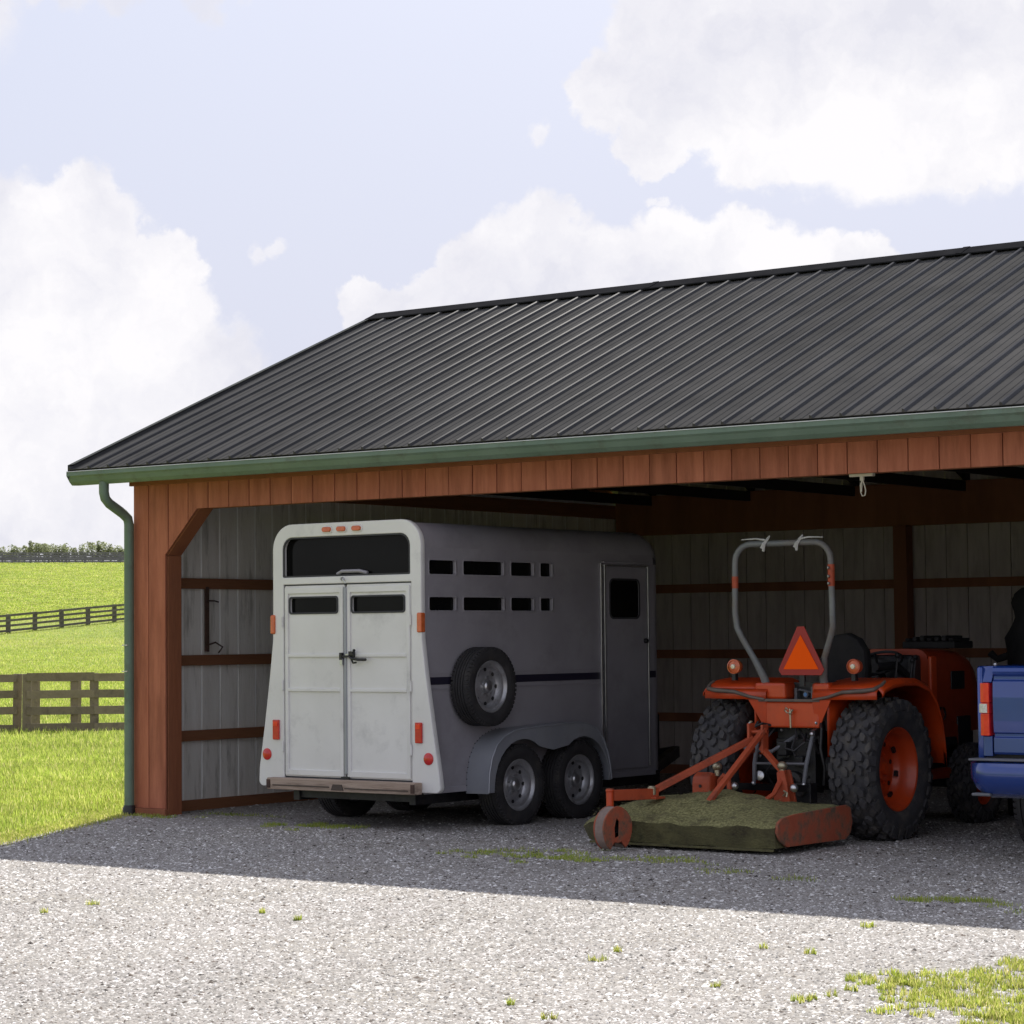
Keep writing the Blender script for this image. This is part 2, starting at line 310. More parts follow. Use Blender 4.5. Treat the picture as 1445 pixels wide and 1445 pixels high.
def rrect(x0, x1, z0, z1, r=.02, n=5, rt=None):   # rounded rectangle outline
    out = []
    rb = r; rt = r if rt is None else rt
    for cx, cz, a0, q in ((x1-rb, z0+rb, -90, rb), (x1-rt, z1-rt, 0, rt), (x0+rt, z1-rt, 90, rt), (x0+rb, z0+rb, 180, rb)):
        for k in range(n+1):
            a = R(a0+90*k/n); out.append((cx+q*cos(a), cz+q*sin(a)))
    return out
def circ(cx, cz, r, n=24): return [(cx+r*cos(2*pi*k/n), cz+r*sin(2*pi*k/n)) for k in range(n)]
_dg = None
def plate(name, loops, t, m, parent, plane='xz', at=0, bevel=0, smooth=False, **tags):
    """flat plate of thickness t with an outline and holes; plane says which two axes the outline lies in, at the coordinate of its middle"""
    cu = bpy.data.curves.new(name, 'CURVE'); cu.dimensions = '2D'; cu.fill_mode = 'BOTH'; cu.extrude = max(t/2-bevel, 0.0002); cu.bevel_depth = bevel; cu.bevel_resolution = 1; cu.offset = -bevel
    for lp in loops:
        sp = cu.splines.new('POLY'); sp.points.add(len(lp)-1); sp.use_cyclic_u = True
        for i, (a, b) in enumerate(lp): sp.points[i].co = (a, b, 0, 1)
    ob = bpy.data.objects.new('tmp', cu); COL.objects.link(ob)
    dg = bpy.context.evaluated_depsgraph_get(); me = bpy.data.meshes.new_from_object(ob.evaluated_get(dg)); me.name = name
    bpy.data.objects.remove(ob); bpy.data.curves.remove(cu)
    if plane == 'xz': T = Matrix(((1,0,0,0),(0,0,-1,at),(0,1,0,0),(0,0,0,1)))
    elif plane == 'yz': T = Matrix(((0,0,1,at),(1,0,0,0),(0,1,0,0),(0,0,0,1)))
    else: T = Matrix.Translation((0, 0, at))
    me.transform(T)
    return link(name, me, m, parent, smooth, 0, **tags)

# ------------------------------------------------------------------ terrain
NV = Vector((-.732, .682, 0)).normalized(); MV = Vector((.682, .732, 0)).normalized()
KN = [(-4000,0),(27,0),(48,-.39),(80,-.45),(120,.1),(150,1.0),(168,1.96),(178,2.77),(287,10.5),(300,10.8),(330,10.3),(500,3),(900,0),(6000,-2)]
def H(sv):
    k = [a for a, _ in KN]; v = [b for _, b in KN]
    return np.mean([np.interp(sv+d, k, v) for d in (-3, -1.5, 0, 1.5, 3)], axis=0)
def pt(s_, t_, dz=0):
    p = CAMP+NV*s_+MV*t_
    return Vector((p.x, p.y, float(H(np.array(s_)))+dz))
def axis_vals(): 
    a = np.unique(np.concatenate([np.linspace(-30, 60, 46), np.linspace(60, 340, 94), np.linspace(340, 900, 40), np.linspace(900, 4500, 14), np.linspace(-3000, -30, 12)])); return a
sv = axis_vals(); tv = np.unique(np.concatenate([np.linspace(-60, 60, 41), np.linspace(60, 2500, 14), np.linspace(-2500, -60, 14)]))
SS, TT = np.meshgrid(sv, tv, indexing='ij')
X = CAMP.x+NV.x*SS+MV.x*TT; Y = CAMP.y+NV.y*SS+MV.y*TT; Z = H(SS)
vs = np.stack([X, Y, Z], -1).reshape(-1, 3); a, b = SS.shape
idx = np.arange(a*b).reshape(a, b); fs = np.stack([idx[:-1,:-1], idx[1:,:-1], idx[1:,1:], idx[:-1,1:]], -1).reshape(-1, 4)
me = bpy.data.meshes.new('pasture_ground'); me.from_pydata(vs.tolist(), [], fs.tolist())
m_grd = bpy.data.materials.new('pasture_grass'); m_grd.use_nodes = True; t = m_grd.node_tree; b_ = t.nodes['Principled BSDF']; b_.inputs['Roughness'].default_value = .95; b_.inputs['Specular IOR Level'].default_value = .15
tcn = N(t, 'ShaderNodeTexCoord')
def nzz(sc_, det=5, ro=.6):
    n = N(t, 'ShaderNodeTexNoise'); n.inputs['Scale'].default_value = sc_; n.inputs['Detail'].default_value = det; n.inputs['Roughness'].default_value = ro
    t.links.new(tcn.outputs['Object'], n.inputs['Vector']); return n
n1 = nzz(.75, 12, .78); n2_ = nzz(.07, 4)
r1 = N(t, 'ShaderNodeValToRGB'); t.links.new(n1.outputs['Fac'], r1.inputs[0])
e = r1.color_ramp.elements; e[0].position = .33; e[0].color = (.19, .235, .045, 1); e[1].position = .68; e[1].color = (.38, .40, .12, 1)
k = e.new(.5); k.color = (.28, .32, .07, 1)
r2 = N(t, 'ShaderNodeValToRGB'); t.links.new(n2_.outputs['Fac'], r2.inputs[0]); r2.color_ramp.elements[0].position = .38; r2.color_ramp.elements[0].color = (.88, .98, .8, 1); r2.color_ramp.elements[1].position = .65; r2.color_ramp.elements[1].color = (1.12, 1.04, 1.05, 1)
mu = N(t, 'ShaderNodeMix', data_type='RGBA', blend_type='MULTIPLY'); mu.inputs['Factor'].default_value = 1; t.links.new(r1.outputs[0], mu.inputs['A']); t.links.new(r2.outputs[0], mu.inputs['B']); t.links.new(mu.outputs['Result'], b_.inputs['Base Color'])
n4 = nzz(4, 8, .8); bp = N(t, 'ShaderNodeBump'); bp.inputs['Strength'].default_value = .8; bp.inputs['Distance'].default_value = .12; t.links.new(n4.outputs['Fac'], bp.inputs['Height']); t.links.new(bp.outputs[0], b_.inputs['Normal'])
tag(link('pasture_ground', me, m_grd, smooth=True), kind='structure')

# gravel yard sheet ---------------------------------------------------------
def edge_x(y):   # left edge of the gravel as a function of y (south of the shed front)
    return -.10+(-y)*.52 + .06*sin(y*3.1)+.04*sin(y*7.3+1)
pts = []
for i in range(60):
    y = -.15-i*.3
    pts.append((edge_x(y)-.05, y))
pts += [(60, -40), (60, 20), (12.4, 20), (12.4, 7.1), (.1, 7.1), (.1, .0), (-.1, -.05)]
pts[60:60] = [(pts[59][0]+3, -25), (20, -40)]
me = bpy.data.meshes.new('gravel_yard'); 
m_grav = bpy.data.materials.new('gravel'); m_grav.use_nodes = True; t = m_grav.node_tree; b_ = t.nodes['Principled BSDF']; b_.inputs['Roughness'].default_value = .9; b_.inputs['Specular IOR Level'].default_value = .3
tcn = N(t, 'ShaderNodeTexCoord')
def vor(sc_):
    v = N(t, 'ShaderNodeTexVoronoi'); v.inputs['Scale'].default_value = sc_; v.inputs['Randomness'].default_value = 1; t.links.new(tcn.outputs['Object'], v.inputs['Vector']); return v
v1 = vor(75); v2 = vor(19)
sp = N(t, 'ShaderNodeSeparateColor'); t.links.new(v1.outputs['Color'], sp.inputs[0])
r1 = N(t, 'ShaderNodeValToRGB'); t.links.new(sp.outputs[0], r1.inputs[0]); e = r1.color_ramp.elements
e[0].position = 0; e[0].color = (.07, .06, .055, 1); e[1].position = 1; e[1].color = (.85, .83, .80, 1)
for p, c in ((.035, (.12, .10, .085)), (.06, (.235, .217, .20)), (.5, (.285, .266, .248)), (.84, (.33, .31, .292)), (.93, (.54, .53, .515))):
    k = e.new(p); k.color = rgb(c)
n1 = nzz(.9, 5); r2 = N(t, 'ShaderNodeValToRGB'); t.links.new(n1.outputs['Fac'], r2.inputs[0]); r2.color_ramp.elements[0].position = .35; r2.color_ramp.elements[0].color = (.92, .90, .84, 1); r2.color_ramp.elements[1].position = .6; r2.color_ramp.elements[1].color = (1.05, 1.04, 1.06, 1)
mu = N(t, 'ShaderNodeMix', data_type='RGBA', blend_type='MULTIPLY'); mu.inputs['Factor'].default_value = 1; t.links.new(r1.outputs[0], mu.inputs['A']); t.links.new(r2.outputs[0], mu.inputs['B'])
t.links.new(mu.outputs['Result'], b_.inputs['Base Color'])
inv = N(t, 'ShaderNodeMath', operation='MULTIPLY'); inv.inputs[1].default_value = -1; t.links.new(v1.outputs['Distance'], inv.inputs[0])
ad = N(t, 'ShaderNodeMath', operation='ADD'); t.links.new(inv.outputs[0], ad.inputs[0]); n5 = nzz(70, 3); mu5 = N(t, 'ShaderNodeMath', operation='MULTIPLY'); mu5.inputs[1].default_value = .5; t.links.new(n5.outputs['Fac'], mu5.inputs[0]); t.links.new(mu5.outputs[0], ad.inputs[1])
bp = N(t, 'ShaderNodeBump'); bp.inputs['Strength'].default_value = .14; bp.inputs['Distance'].default_value = .005; t.links.new(ad.outputs[0], bp.inputs['Height']); t.links.new(bp.outputs[0], b_.inputs['Normal'])
plate('gravel_yard', [pts], .001, m_grav, None, 'xy', .0045, kind='structure')

def scatter_mesh(name, m, P, tris, base, sizes, squash, kind='stuff', rot3=True):
    """many small copies of the shape base (verts, faces) joined into one mesh"""
    n = len(P); bv = np.array(base[0], float); bf = np.array(base[1]); k = len(bv)
    yaw = rng.uniform(0, 2*pi, n); c, s_ = np.cos(yaw), np.sin(yaw)
    V = np.repeat(bv[None], n, 0)*(1+rng.uniform(-.28, .28, (n, k, 1)))
    V = V*(sizes[:, None, None]*squash[:, None, :])
    if rot3:
        til = rng.uniform(-.18, .18, n); ct, st = np.cos(til), np.sin(til)
        y = V[..., 1]*ct[:, None]-V[..., 2]*st[:, None]; z = V[..., 1]*st[:, None]+V[..., 2]*ct[:, None]; V[..., 1] = y; V[..., 2] = z
    x = V[..., 0]*c[:, None]-V[..., 1]*s_[:, None]; y = V[..., 0]*s_[:, None]+V[..., 1]*c[:, None]
    V[..., 0] = x; V[..., 1] = y; V += P[:, None, :]
    F = (bf[None]+(np.arange(n)*k)[:, None, None]).reshape(-1, bf.shape[1])
    return np_mesh(name, V.reshape(-1, 3), F, m, kind)
def np_mesh(name, V, F, m, kind=None, parent=None):
    me = bpy.data.meshes.new(name); nf, kf = F.shape
    me.vertices.add(len(V)); me.vertices.foreach_set('co', V.astype(np.float32).ravel())
    me.loops.add(nf*kf); me.loops.foreach_set('vertex_index', F.astype(np.int32).ravel())
    me.polygons.add(nf); me.polygons.foreach_set('loop_start', np.arange(0, nf*kf, kf, dtype=np.int32))
    try: me.polygons.foreach_set('loop_total', np.full(nf, kf, dtype=np.int32))
    except Exception: pass
    me.update(calc_edges=True)
    me.materials.append(m); o = bpy.data.objects.new(name, me); COL.objects.link(o)
    if kind: o['kind'] = kind
    if parent: o.parent = parent
    return o
OCT = ([(1,0,0),(-1,0,0),(0,1,0),(0,-1,0),(.1,.1,1),(0,0,-1),(.62,.62,.45),(-.62,.62,.4),(-.62,-.62,.45),(.62,-.62,.4)],
       [(0,6,4),(6,2,4),(2,7,4),(7,1,4),(1,8,4),(8,3,4),(3,9,4),(9,0,4),(0,2,6),(2,1,7),(1,3,8),(3,0,9),(0,5,2),(2,5,1),(1,5,3),(3,5,0)])
OCT = (OCT[0], OCT[1][:12])
DOME = ([(1,0,-.3),(.31,.95,-.3),(-.81,.59,-.3),(-.81,-.59,-.3),(.31,-.95,-.3),(.15,.1,1)], [(0,1,5),(1,2,5),(2,3,5),(3,4,5),(4,0,5)])
def in_view_pts(n, y0, y1, xl, xr):
    return None
# stones: denser near the camera, sparse deep inside the shed
def stones(n, smin, smax, tl, tr, size):
    s_ = smin+(smax-smin)*rng.random(n)**1.0
    t_ = (tl+(tr-tl)*rng.random(n))*s_
    p = np.array([CAMP.x, CAMP.y])[None]+s_[:, None]*np.array([F0.x, F0.y])[None]+t_[:, None]*np.array([R0.x, R0.y])[None]
    ok = (p[:, 1] < 7) & (p[:, 0] < 30) & ~((p[:, 0] < .12) & (p[:, 1] > -.1))
    ex = np.where(p[:, 1] < -.1, -.10+(-p[:, 1])*.52, .1); ok &= p[:, 0] > ex-.12*rng.random(n)
    p = p[ok]; return p, size*np.exp(rng.normal(0, .38, len(p)))
Ps = []; Sz = []
for n, a0, a1, sz in ((175000, 7.5, 13.5, .0078), (115000, 13.5, 18.8, .0090), (22000, 18.8, 24, .010)):
    p, q = stones(n, a0, a1, -.25, .25, sz); Ps.append(p); Sz.append(q)
p = np.concatenate(Ps); q = np.minimum(np.concatenate(Sz), .02)
P3 = np.concatenate([p, (q*.08+.0045)[:, None]], 1)
sqs = np.stack([rng.uniform(.8, 1.3, len(p)), rng.uniform(.6, 1, len(p)), rng.uniform(.26, .5, len(p))], 1)
scatter_mesh('gravel_stones', m_stone, P3, 0, DOME, q, sqs)

# grass blades -----------------------------------------------------------
def blades(name, m, P, h, wd_, kind='stuff'):
    n = len(P); az = rng.uniform(0, 2*pi, n); ln = rng.uniform(.1, .75, n)*h
    d = np.stack([np.cos(az), np.sin(az), np.zeros(n)], 1); sdv = np.stack([-np.sin(az), np.cos(az), np.zeros(n)], 1)*(wd_[:, None]/2)
    upv = np.zeros((n, 3)); upv[:, 2] = 1
    b0 = P-sdv; b1 = P+sdv; m0_ = P+upv*(h*.55)[:, None]+d*(ln*.3)[:, None]; tip = P+upv*h[:, None]+d*ln[:, None]
    V = np.stack([b0, b1, m0_+sdv*.8, m0_-sdv*.8, tip], 1).reshape(-1, 3)
    base = np.arange(n)*5
    F = np.concatenate([np.stack([base, base+1, base+2], 1), np.stack([base, base+2, base+3], 1), np.stack([base+3, base+2, base+4], 1)])
    return np_mesh(name, V, F, m, kind)
def meadow(n, s0, s1, t0, t1, power=1.6):
    s_ = s0+(s1-s0)*rng.random(n)**power; f = t0+(t1-t0)*rng.random(n); t_ = f*s_
    x = CAMP.x+NV.x*s_+MV.x*t_; y = CAMP.y+NV.y*s_+MV.y*t_; z = H(s_)
    ok = ~((x > -.12) & (y > -.2) & (x < 12.5) & (y < 7.5))
    ex = np.where(y < -.1, -.10+(-y)*.52-.14, 1e9); ok &= (x < ex) | ((y > -.2) & (x < -.12))
    return np.stack([x, y, z], 1)[ok], s_[ok]
P, s_ = meadow(230000, 14.5, 60, -.05, .045)
n = len(P); exg = np.where(P[:, 1] < -.1, -.10+(-P[:, 1])*.52-.14, -.12); tape = np.clip((exg-P[:, 0])/.55, .12, 1); clump = 0.6+.8*(np.sin(P[:, 0]*5.1+np.sin(P[:, 1]*3.7)*2)*np.sin(P[:, 1]*4.3+np.sin(P[:, 0]*2.9)*2) > .1)*rng.random(n)
hh = rng.uniform(.03, .085, n)*clump*tape*np.clip(s_/26, 1, 1.8); ww = rng.uniform(.004, .008, n)*np.clip(s_/18, 1, 3)
blades('pasture_grass', m_blade, P, hh, ww)
P, s_ = meadow(110000, 60, 190, -.045, .045, 1.3); n = len(P)
blades('far_pasture_grass', m_blade, P, rng.uniform(.06, .13, n), rng.uniform(.015, .03, n))
P, s_ = meadow(90000, 182, 292, -.045, .045, 1.2); n = len(P)
blades('hill_pasture_grass', m_blade, P, rng.uniform(.04, .10, n), rng.uniform(.05, .10, n))
# dry fringe along the gravel edge
n = 16000; y = -.1-rng.random(n)**1.2*6; x = -.10+(-y)*.52-.10+rng.normal(0, .10, n)
P = np.stack([x, y, np.zeros(n)], 1)
blades('dry_grass_fringe', m_bladey, P, rng.uniform(.01, .04, n), rng.uniform(.004, .008, n))
# grass patch growing through the gravel, foreground right; small tufts elsewhere
def tuft(cx, cy, rx, ry, n, hmin=.02, hmax=.06):
    a_ = rng.uniform(0, 2*pi, n); r_ = np.sqrt(rng.random(n)); return np.stack([cx+rx*r_*np.cos(a_), cy+ry*r_*np.sin(a_), np.zeros(n)], 1)
PP = []
for cx, cy, q in [(10.17,-5.0,0.11),(10.73,-5.59,0.11),(10.37,-5.43,0.11),(10.21,-4.74,0.11),(10.25,-4.57,0.11),(10.54,-5.54,0.11),(10.62,-5.68,0.11),(11.01,-6.29,0.11),(10.63,-5.82,0.11),(10.42,-5.0,0.11),(10.82,-6.45,0.11),(10.32,-5.13,0.11),(10.76,-5.58,0.11),(10.79,-6.02,0.11),(10.61,-5.98,0.11),(10.1,-4.59,0.11),(10.97,-6.26,0.11),(10.59,-5.8,0.11),(10.71,-5.99,0.11),(10.36,-4.83,0.11),(10.8,-5.74,0.11),(10.89,-6.06,0.11),(10.77,-6.0,0.11),(10.28,-4.51,0.11),(10.57,-5.2,0.11),(10.2,-4.71,0.11),(10.42,-5.0,0.11),(10.46,-4.93,0.11),(10.49,-5.27,0.11),(10.3,-4.8,0.11),(10.68,-6.03,0.11),(10.7,-5.57,0.11),(10.41,-4.75,0.11),(10.35,-4.68,0.11),(10.81,-5.64,0.11),(10.98,-6.34,0.11),(10.89,-5.99,0.11),(10.3,-5.3,0.11),(10.12,-4.9,0.11),(10.79,-6.22,0.11),(10.24,-5.13,0.11),(10.86,-6.15,0.11),(10.88,-5.81,0.11),(10.52,-5.63,0.11),(10.17,-4.42,0.11),(10.49,-5.17,0.11),(10.74,-5.8,0.11),(10.63,-5.5,0.11),(10.28,-4.81,0.11),(10.18,-4.65,0.11),(10.59,-5.57,0.11),(10.55,-5.21,0.11),(10.44,-5.64,0.11),(10.69,-6.01,0.11),(10.41,-5.26,0.11),(10.59,-5.18,0.11),(10.37,-5.2,0.11),(10.14,-4.58,0.11),(10.93,-6.27,0.11),(10.79,-5.95,0.11),(10.47,-5.74,0.075),(10.41,-5.74,0.075),(10.18,-5.21,0.075),(10.15,-5.34,0.075),(10.21,-5.59,0.075),(10.24,-5.62,0.075),(10.05,-5.09,0.075),(10.16,-5.39,0.075),(10.07,-5.06,0.075),(10.16,-5.54,0.075),(10.28,-5.65,0.075),(10.05,-5.22,0.075),(10.2,-5.18,0.075),(10.05,-5.33,0.075),(10.06,-5.24,0.075),(10.42,-5.88,0.075),(10.11,-5.46,0.075),(10.43,-5.81,0.075),(10.16,-5.07,0.075),(10.4,-5.83,0.075),(10.17,-5.63,0.075),(10.28,-5.78,0.075),(10.33,-5.47,0.075),(9.91,-5.13,0.075),(10.36,-5.81,0.075),(10.25,-5.68,0.075),(10.59,-6.02,0.08),(10.62,-6.02,0.08),(10.7,-6.26,0.08),(10.71,-6.26,0.08),(9.78,-5.18,0.05),(9.95,-5.55,0.05),(10.0,-5.58,0.05),(9.7,-5.36,0.05),(9.98,-5.41,0.05),(9.92,-5.43,0.05),(10.0,-5.39,0.05),(9.89,-5.38,0.05),(9.86,-5.25,0.05),(9.93,-5.39,0.05),(9.93,-5.31,0.05),(9.76,-5.45,0.05),(10.3,-5.93,0.05),(10.19,-5.8,0.05),(10.24,-6.03,0.05),(10.24,-6.15,0.05),(10.4,-6.12,0.05),(10.02,-5.69,0.05),(10.23,-5.78,0.05),(10.13,-5.84,0.05),(10.12,-5.66,0.05),(9.83,-5.52,0.03),(9.78,-5.38,0.03),(9.84,-5.46,0.03),(9.83,-6.07,0.05),(9.87,-5.87,0.025),(9.85,-5.99,0.02),(9.86,-5.69,0.03),(8.91,-3.74,0.045),(9.16,-4.78,0.03),(8.46,-5.48,0.04),(8.37,-5.19,0.02),(9.24,-6.96,0.03),(4.79,-5.08,0.04),(4.87,-5.51,0.02),(8.91,-6.75,0.02),(6.26,-5.03,0.02),(8.88,-4.72,0.02),(9.34,-5.9,0.02),(5.88,-4.89,0.02)]:
    
    for k in range(9):
        a_ = rng.uniform(0, 2*pi); r_ = q*sqrt(rng.random()); PP.append(tuft(cx+r_*cos(a_), cy+r_*sin(a_), q*.28, q*.22, int(4+q*rng.uniform(40, 190))))
P = np.concatenate(PP); n = len(P)
blades('gravel_grass_patch', m_bladey, P, rng.uniform(.010, .042, n), rng.uniform(.003, .007, n))
PP = []
for cx, cy, rx, ry, nn in ((2.1,-.28,.3,.1,500),(2.5,-.2,.15,.05,160),(8.62,-2.5,.12,.05,200),(8.85,-2.4,.14,.04,200),(5.0,-1.4,.4,.15,420),(5.45,-1.55,.35,.12,420),(5.2,-1.1,.2,.1,150),(6.2,-1.25,.25,.1,200),(5.8,-1.3,.2,.1,160),(6.9,-1.7,.15,.06,90),(9.3,-2.6,.2,.1,150),(.35,-.1,.3,.06,260),(.9,.3,.3,.05,160),(7.4,-1.9,.1,.06,70)):
    for k in range(14): 
        PP.append(tuft(cx+rng.normal(0, rx*.7), cy+rng.normal(0, ry*1.1), .07, .05, nn//6))
P = np.concatenate(PP); n = len(P)
blades('shaded_grass_tufts', m_blade, P, rng.uniform(.010, .034, n), rng.uniform(.003, .007, n))

# ------------------------------------------------------------------ shed
SX1 = 12.4; WY = 7.2; RY = 3.62; EY = -.42; EZ = 2.885; SL = 5/12*1.0
RZ = EZ+(RY-EY)*.418
shed = thing('pole_shed', 'open-fronted brown timber shed with dark ribbed metal roof and green gutter, housing the vehicles', 'shed', (0, 0, 0))
def cp_mesh(o, name=None, parent=None, loc=None, label=None):
    c = o.copy(); COL.objects.link(c)
    if parent: c.parent = parent
    if loc: c.location = loc
    return c
# front siding boards, one by one
edges = [0.0, .178]
while edges[-1] < SX1-.2: edges.append(round(edges[-1]+.2286, 4))
G = .0035
zt = 2.775
for x0, x1 in zip(edges[:-1], edges[1:]):
    a0, a1 = x0+G, x1-G; j = rng.uniform(-.002, .002)
    if x1 <= .40: poly = [(a0, .062), (min(a1, .372), .062), (min(a1, .372), zt), (a0, zt)] if x1 < .38 else None
    if x0 < .37:      # corner boards reach the ground, except where the knee brace cuts them
        if x1 > .372: poly = [(a0, .062), (.372, .062), (.372, 2.178), (a1, 2.178+(a1-.372)*1.03), (a1, zt), (a0, zt)]
    else:
        def zb(x): return min(2.55, 2.178+(x-.372)*1.03)
        poly = [(a0, zb(a0)), (a1, zb(a1)), (a1, zt), (a0, zt)]
        if x0 < .735 < x1: poly = [(a0, zb(a0)), (.735, 2.55), (a1, 2.55), (a1, zt), (a0, zt)]
    MB().prism(poly, -.018+j, 0, 'xz').build('siding_board', m_side, shed, bevel=.002, seg=1)
bk = MB().prism([(0.01, .07), (.36, .07), (.36, 2.19), (.725, 2.56), (SX1, 2.56), (SX1, 2.85), (0.01, 2.85)], .001, .012, 'xz')
bk.build('siding_backing', m_sideb, shed)
MB().box(-.02, SX1, -.05, -.019, 2.765, 2.86).build('trim_board', m_beam, shed, bevel=.003)
# header timbers behind
MB().box(.74, SX1, .0125, .05, 2.555, 2.84).build('header_beam', m_beam, shed, bevel=.004)
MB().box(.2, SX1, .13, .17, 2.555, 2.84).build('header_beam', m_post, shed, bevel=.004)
# jamb post and knee brace: the reveal seen from the right
MB().box(.20, .374, .0125, .175, 0, 2.17).build('jamb_post', m_beam, shed, bevel=.006)
MB().prism([(.374, 2.171), (.374-.12, 2.171), (.60, 2.555), (.745, 2.555)], .0125, .172, 'xz').build('knee_brace', m_beam, shed, bevel=.004)
MB().box(-.10, .40, -.055, -.02, -.01, .062).build('skirt_board', m_beam, shed, bevel=.004)
MB().box(.02, .12, .013, .15, 0, 2.8).build('corner_post', m_post, shed)
# left wall: inner boards
def wall_boards(coord, start, end, zlo, zhi, m, axis, nm='wall_board'):
    y = start; first = None
    while y < end-.02:
        y1 = min(y+.2286, end); d = rng.uniform(-.0015, .0015)
        o = MB()
        if axis == 'x': o.box(coord-.014, coord+d, y+.0085, y1-.0085, zlo, zhi)
        else: o.box(y+.004, y1-.004, coord+d, coord+.014, zlo, zhi)
        o.build(nm, m, shed)
        y = y1
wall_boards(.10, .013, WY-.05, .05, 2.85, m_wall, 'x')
MB().box(.07, .0975, .02, WY, .03, 3.0).build('joint_backing', m_white, shed)  # white sheet behind the gaps, painted to stand for daylight leaking between boards
# gable boards above (outside skin of the left wall)
def roofz(y): return EZ+(y-EY)*.418 if y <= RY else EZ+(2*RY-y-EY)*.418
y = .0
while y < WY:
    y1 = min(y+.2286, WY)
    MB().prism([(y+.003, .05), (y1-.003, .05), (y1-.003, roofz(y1)-.06), (y+.003, roofz(y)-.06)], 0, .018, 'yz').build('outer_board', m_side, shed)
    y = y1
MB().prism([(0.02, .05), (WY-.02, .05), (WY-.02, 2.8), (RY, RZ-.1), (0.02, 2.8)], .022, .03, 'yz').build('gable_backing', m_sideb, shed)
for z in (1.95, 1.29, .645):
    MB().box(.102, .14, .18, WY-.02, z-.047, z+.043).build('wall_girt', m_girt, shed, bevel=.003)
MB().box(.102, .145, .18, WY-.02, -.01, .095).build('sill_board', m_girt, shed, bevel=.004)
MB().box(.102, .15, .18, WY-.02, 2.72, 2.86).build('top_plate', m_girt, shed)
# back wall
y0w = WY-.05
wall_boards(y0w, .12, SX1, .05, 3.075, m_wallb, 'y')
MB().box(.1, SX1, y0w+.016, y0w+.03, 0, 2.85).build('joint_backing', m_sideb, shed)
for z in (1.955, 1.265, .6):
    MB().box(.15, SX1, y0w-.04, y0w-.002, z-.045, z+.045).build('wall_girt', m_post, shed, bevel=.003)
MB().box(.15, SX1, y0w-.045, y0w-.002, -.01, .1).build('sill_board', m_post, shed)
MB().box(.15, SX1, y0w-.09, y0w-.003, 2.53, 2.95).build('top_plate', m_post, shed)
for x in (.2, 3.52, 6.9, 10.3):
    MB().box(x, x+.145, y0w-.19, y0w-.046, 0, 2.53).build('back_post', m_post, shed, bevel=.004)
# right end wall (outside the picture, keeps the inside dark)
MB().prism([(.0, 0), (WY, 0), (WY, 2.83), (RY, RZ-.08), (.0, 2.83)], SX1, SX1+.03, 'yz').build('end_wall', m_side, shed)
MB().box(SX1-.2, SX1-.002, .0, .15, 0, 2.55).build('end_post', m_beam, shed)
# trusses
x = .6
while x < SX1-.3:
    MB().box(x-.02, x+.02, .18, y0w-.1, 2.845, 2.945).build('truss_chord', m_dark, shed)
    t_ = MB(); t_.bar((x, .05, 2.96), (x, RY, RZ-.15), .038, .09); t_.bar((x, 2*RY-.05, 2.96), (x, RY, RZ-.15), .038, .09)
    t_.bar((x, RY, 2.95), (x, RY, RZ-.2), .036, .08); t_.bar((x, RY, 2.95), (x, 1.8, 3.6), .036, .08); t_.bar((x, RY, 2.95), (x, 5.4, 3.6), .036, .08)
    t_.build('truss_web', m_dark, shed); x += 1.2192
# roof panels (ribbed sheets 0.9144 wide, four ribs each), both slopes
RX0 = -.33; RX1 = SX1+.35
def ribprof(n, off=0):
    xs = []; zs = []
    for i in range(n):
        b0 = i*.2286
        for dx, dz in ((0, 0), (.008, .0235), (.0205, .0172), (.028, 0), (.088, 0), (.093, .0035), (.103, .0035), (.108, 0), (.158, 0), (.163, .0035), (.173, .0035), (.178, 0)):
            xs.append(b0+dx); zs.append(dz)
    xs.append(n*.2286); zs.append(0); return xs, zs
def roof_panel(side):
    xs, zs = ribprof(4); n = len(xs); vs = []; fs = []
    sl = sqrt(1+.418**2); nx = -.418/sl; nzv = 1/sl
    y0, y1 = (EY-.03, RY-.01)
    for (yy) in (y0, y1):
        zz = EZ+(yy-EY)*.418+.03
        for xx, dz in zip(xs, zs): vs.append((xx, yy+nx*dz, zz+nzv*dz))
    for (yy) in (y0, y1):
        zz = EZ+(yy-EY)*.418+.03
        for xx, dz in zip(xs, zs): vs.append((xx, yy-nx*.004, zz-nzv*.004))
    for i in range(n-1): fs.append((i, i+1, n+i+1, n+i)); fs.append((2*n+i+1, 2*n+i, 3*n+i, 3*n+i+1)); fs.append((i+1, i, 2*n+i, 2*n+i+1))
    if side < 0: vs = [(x_, 2*RY-y_, z_) for x_, y_, z_ in vs]
    return MB().add(vs, fs)
def mark_ribs(o):
    o.data.materials.append(m_rib)
    for p in o.data.polygons:
        xs_ = [o.data.vertices[i].co.x for i in p.vertices]; f_ = (min(xs_) % .2286)
        if max(xs_)-min(xs_) < .02 and f_ < .021 and p.area > .005: p.material_index = 1
for side in (1, -1):
    first = roof_panel(side).build('roof_panel', m_roof, shed); mark_ribs(first); x = RX0; first.location = (x, 0, 0); x += .9144+.0004
    while x < RX1-.5:
        c = cp_mesh(first); c.parent = shed; c.location = (x, 0, rng.uniform(-.0008, .0008)); x += .9148
RXE = x
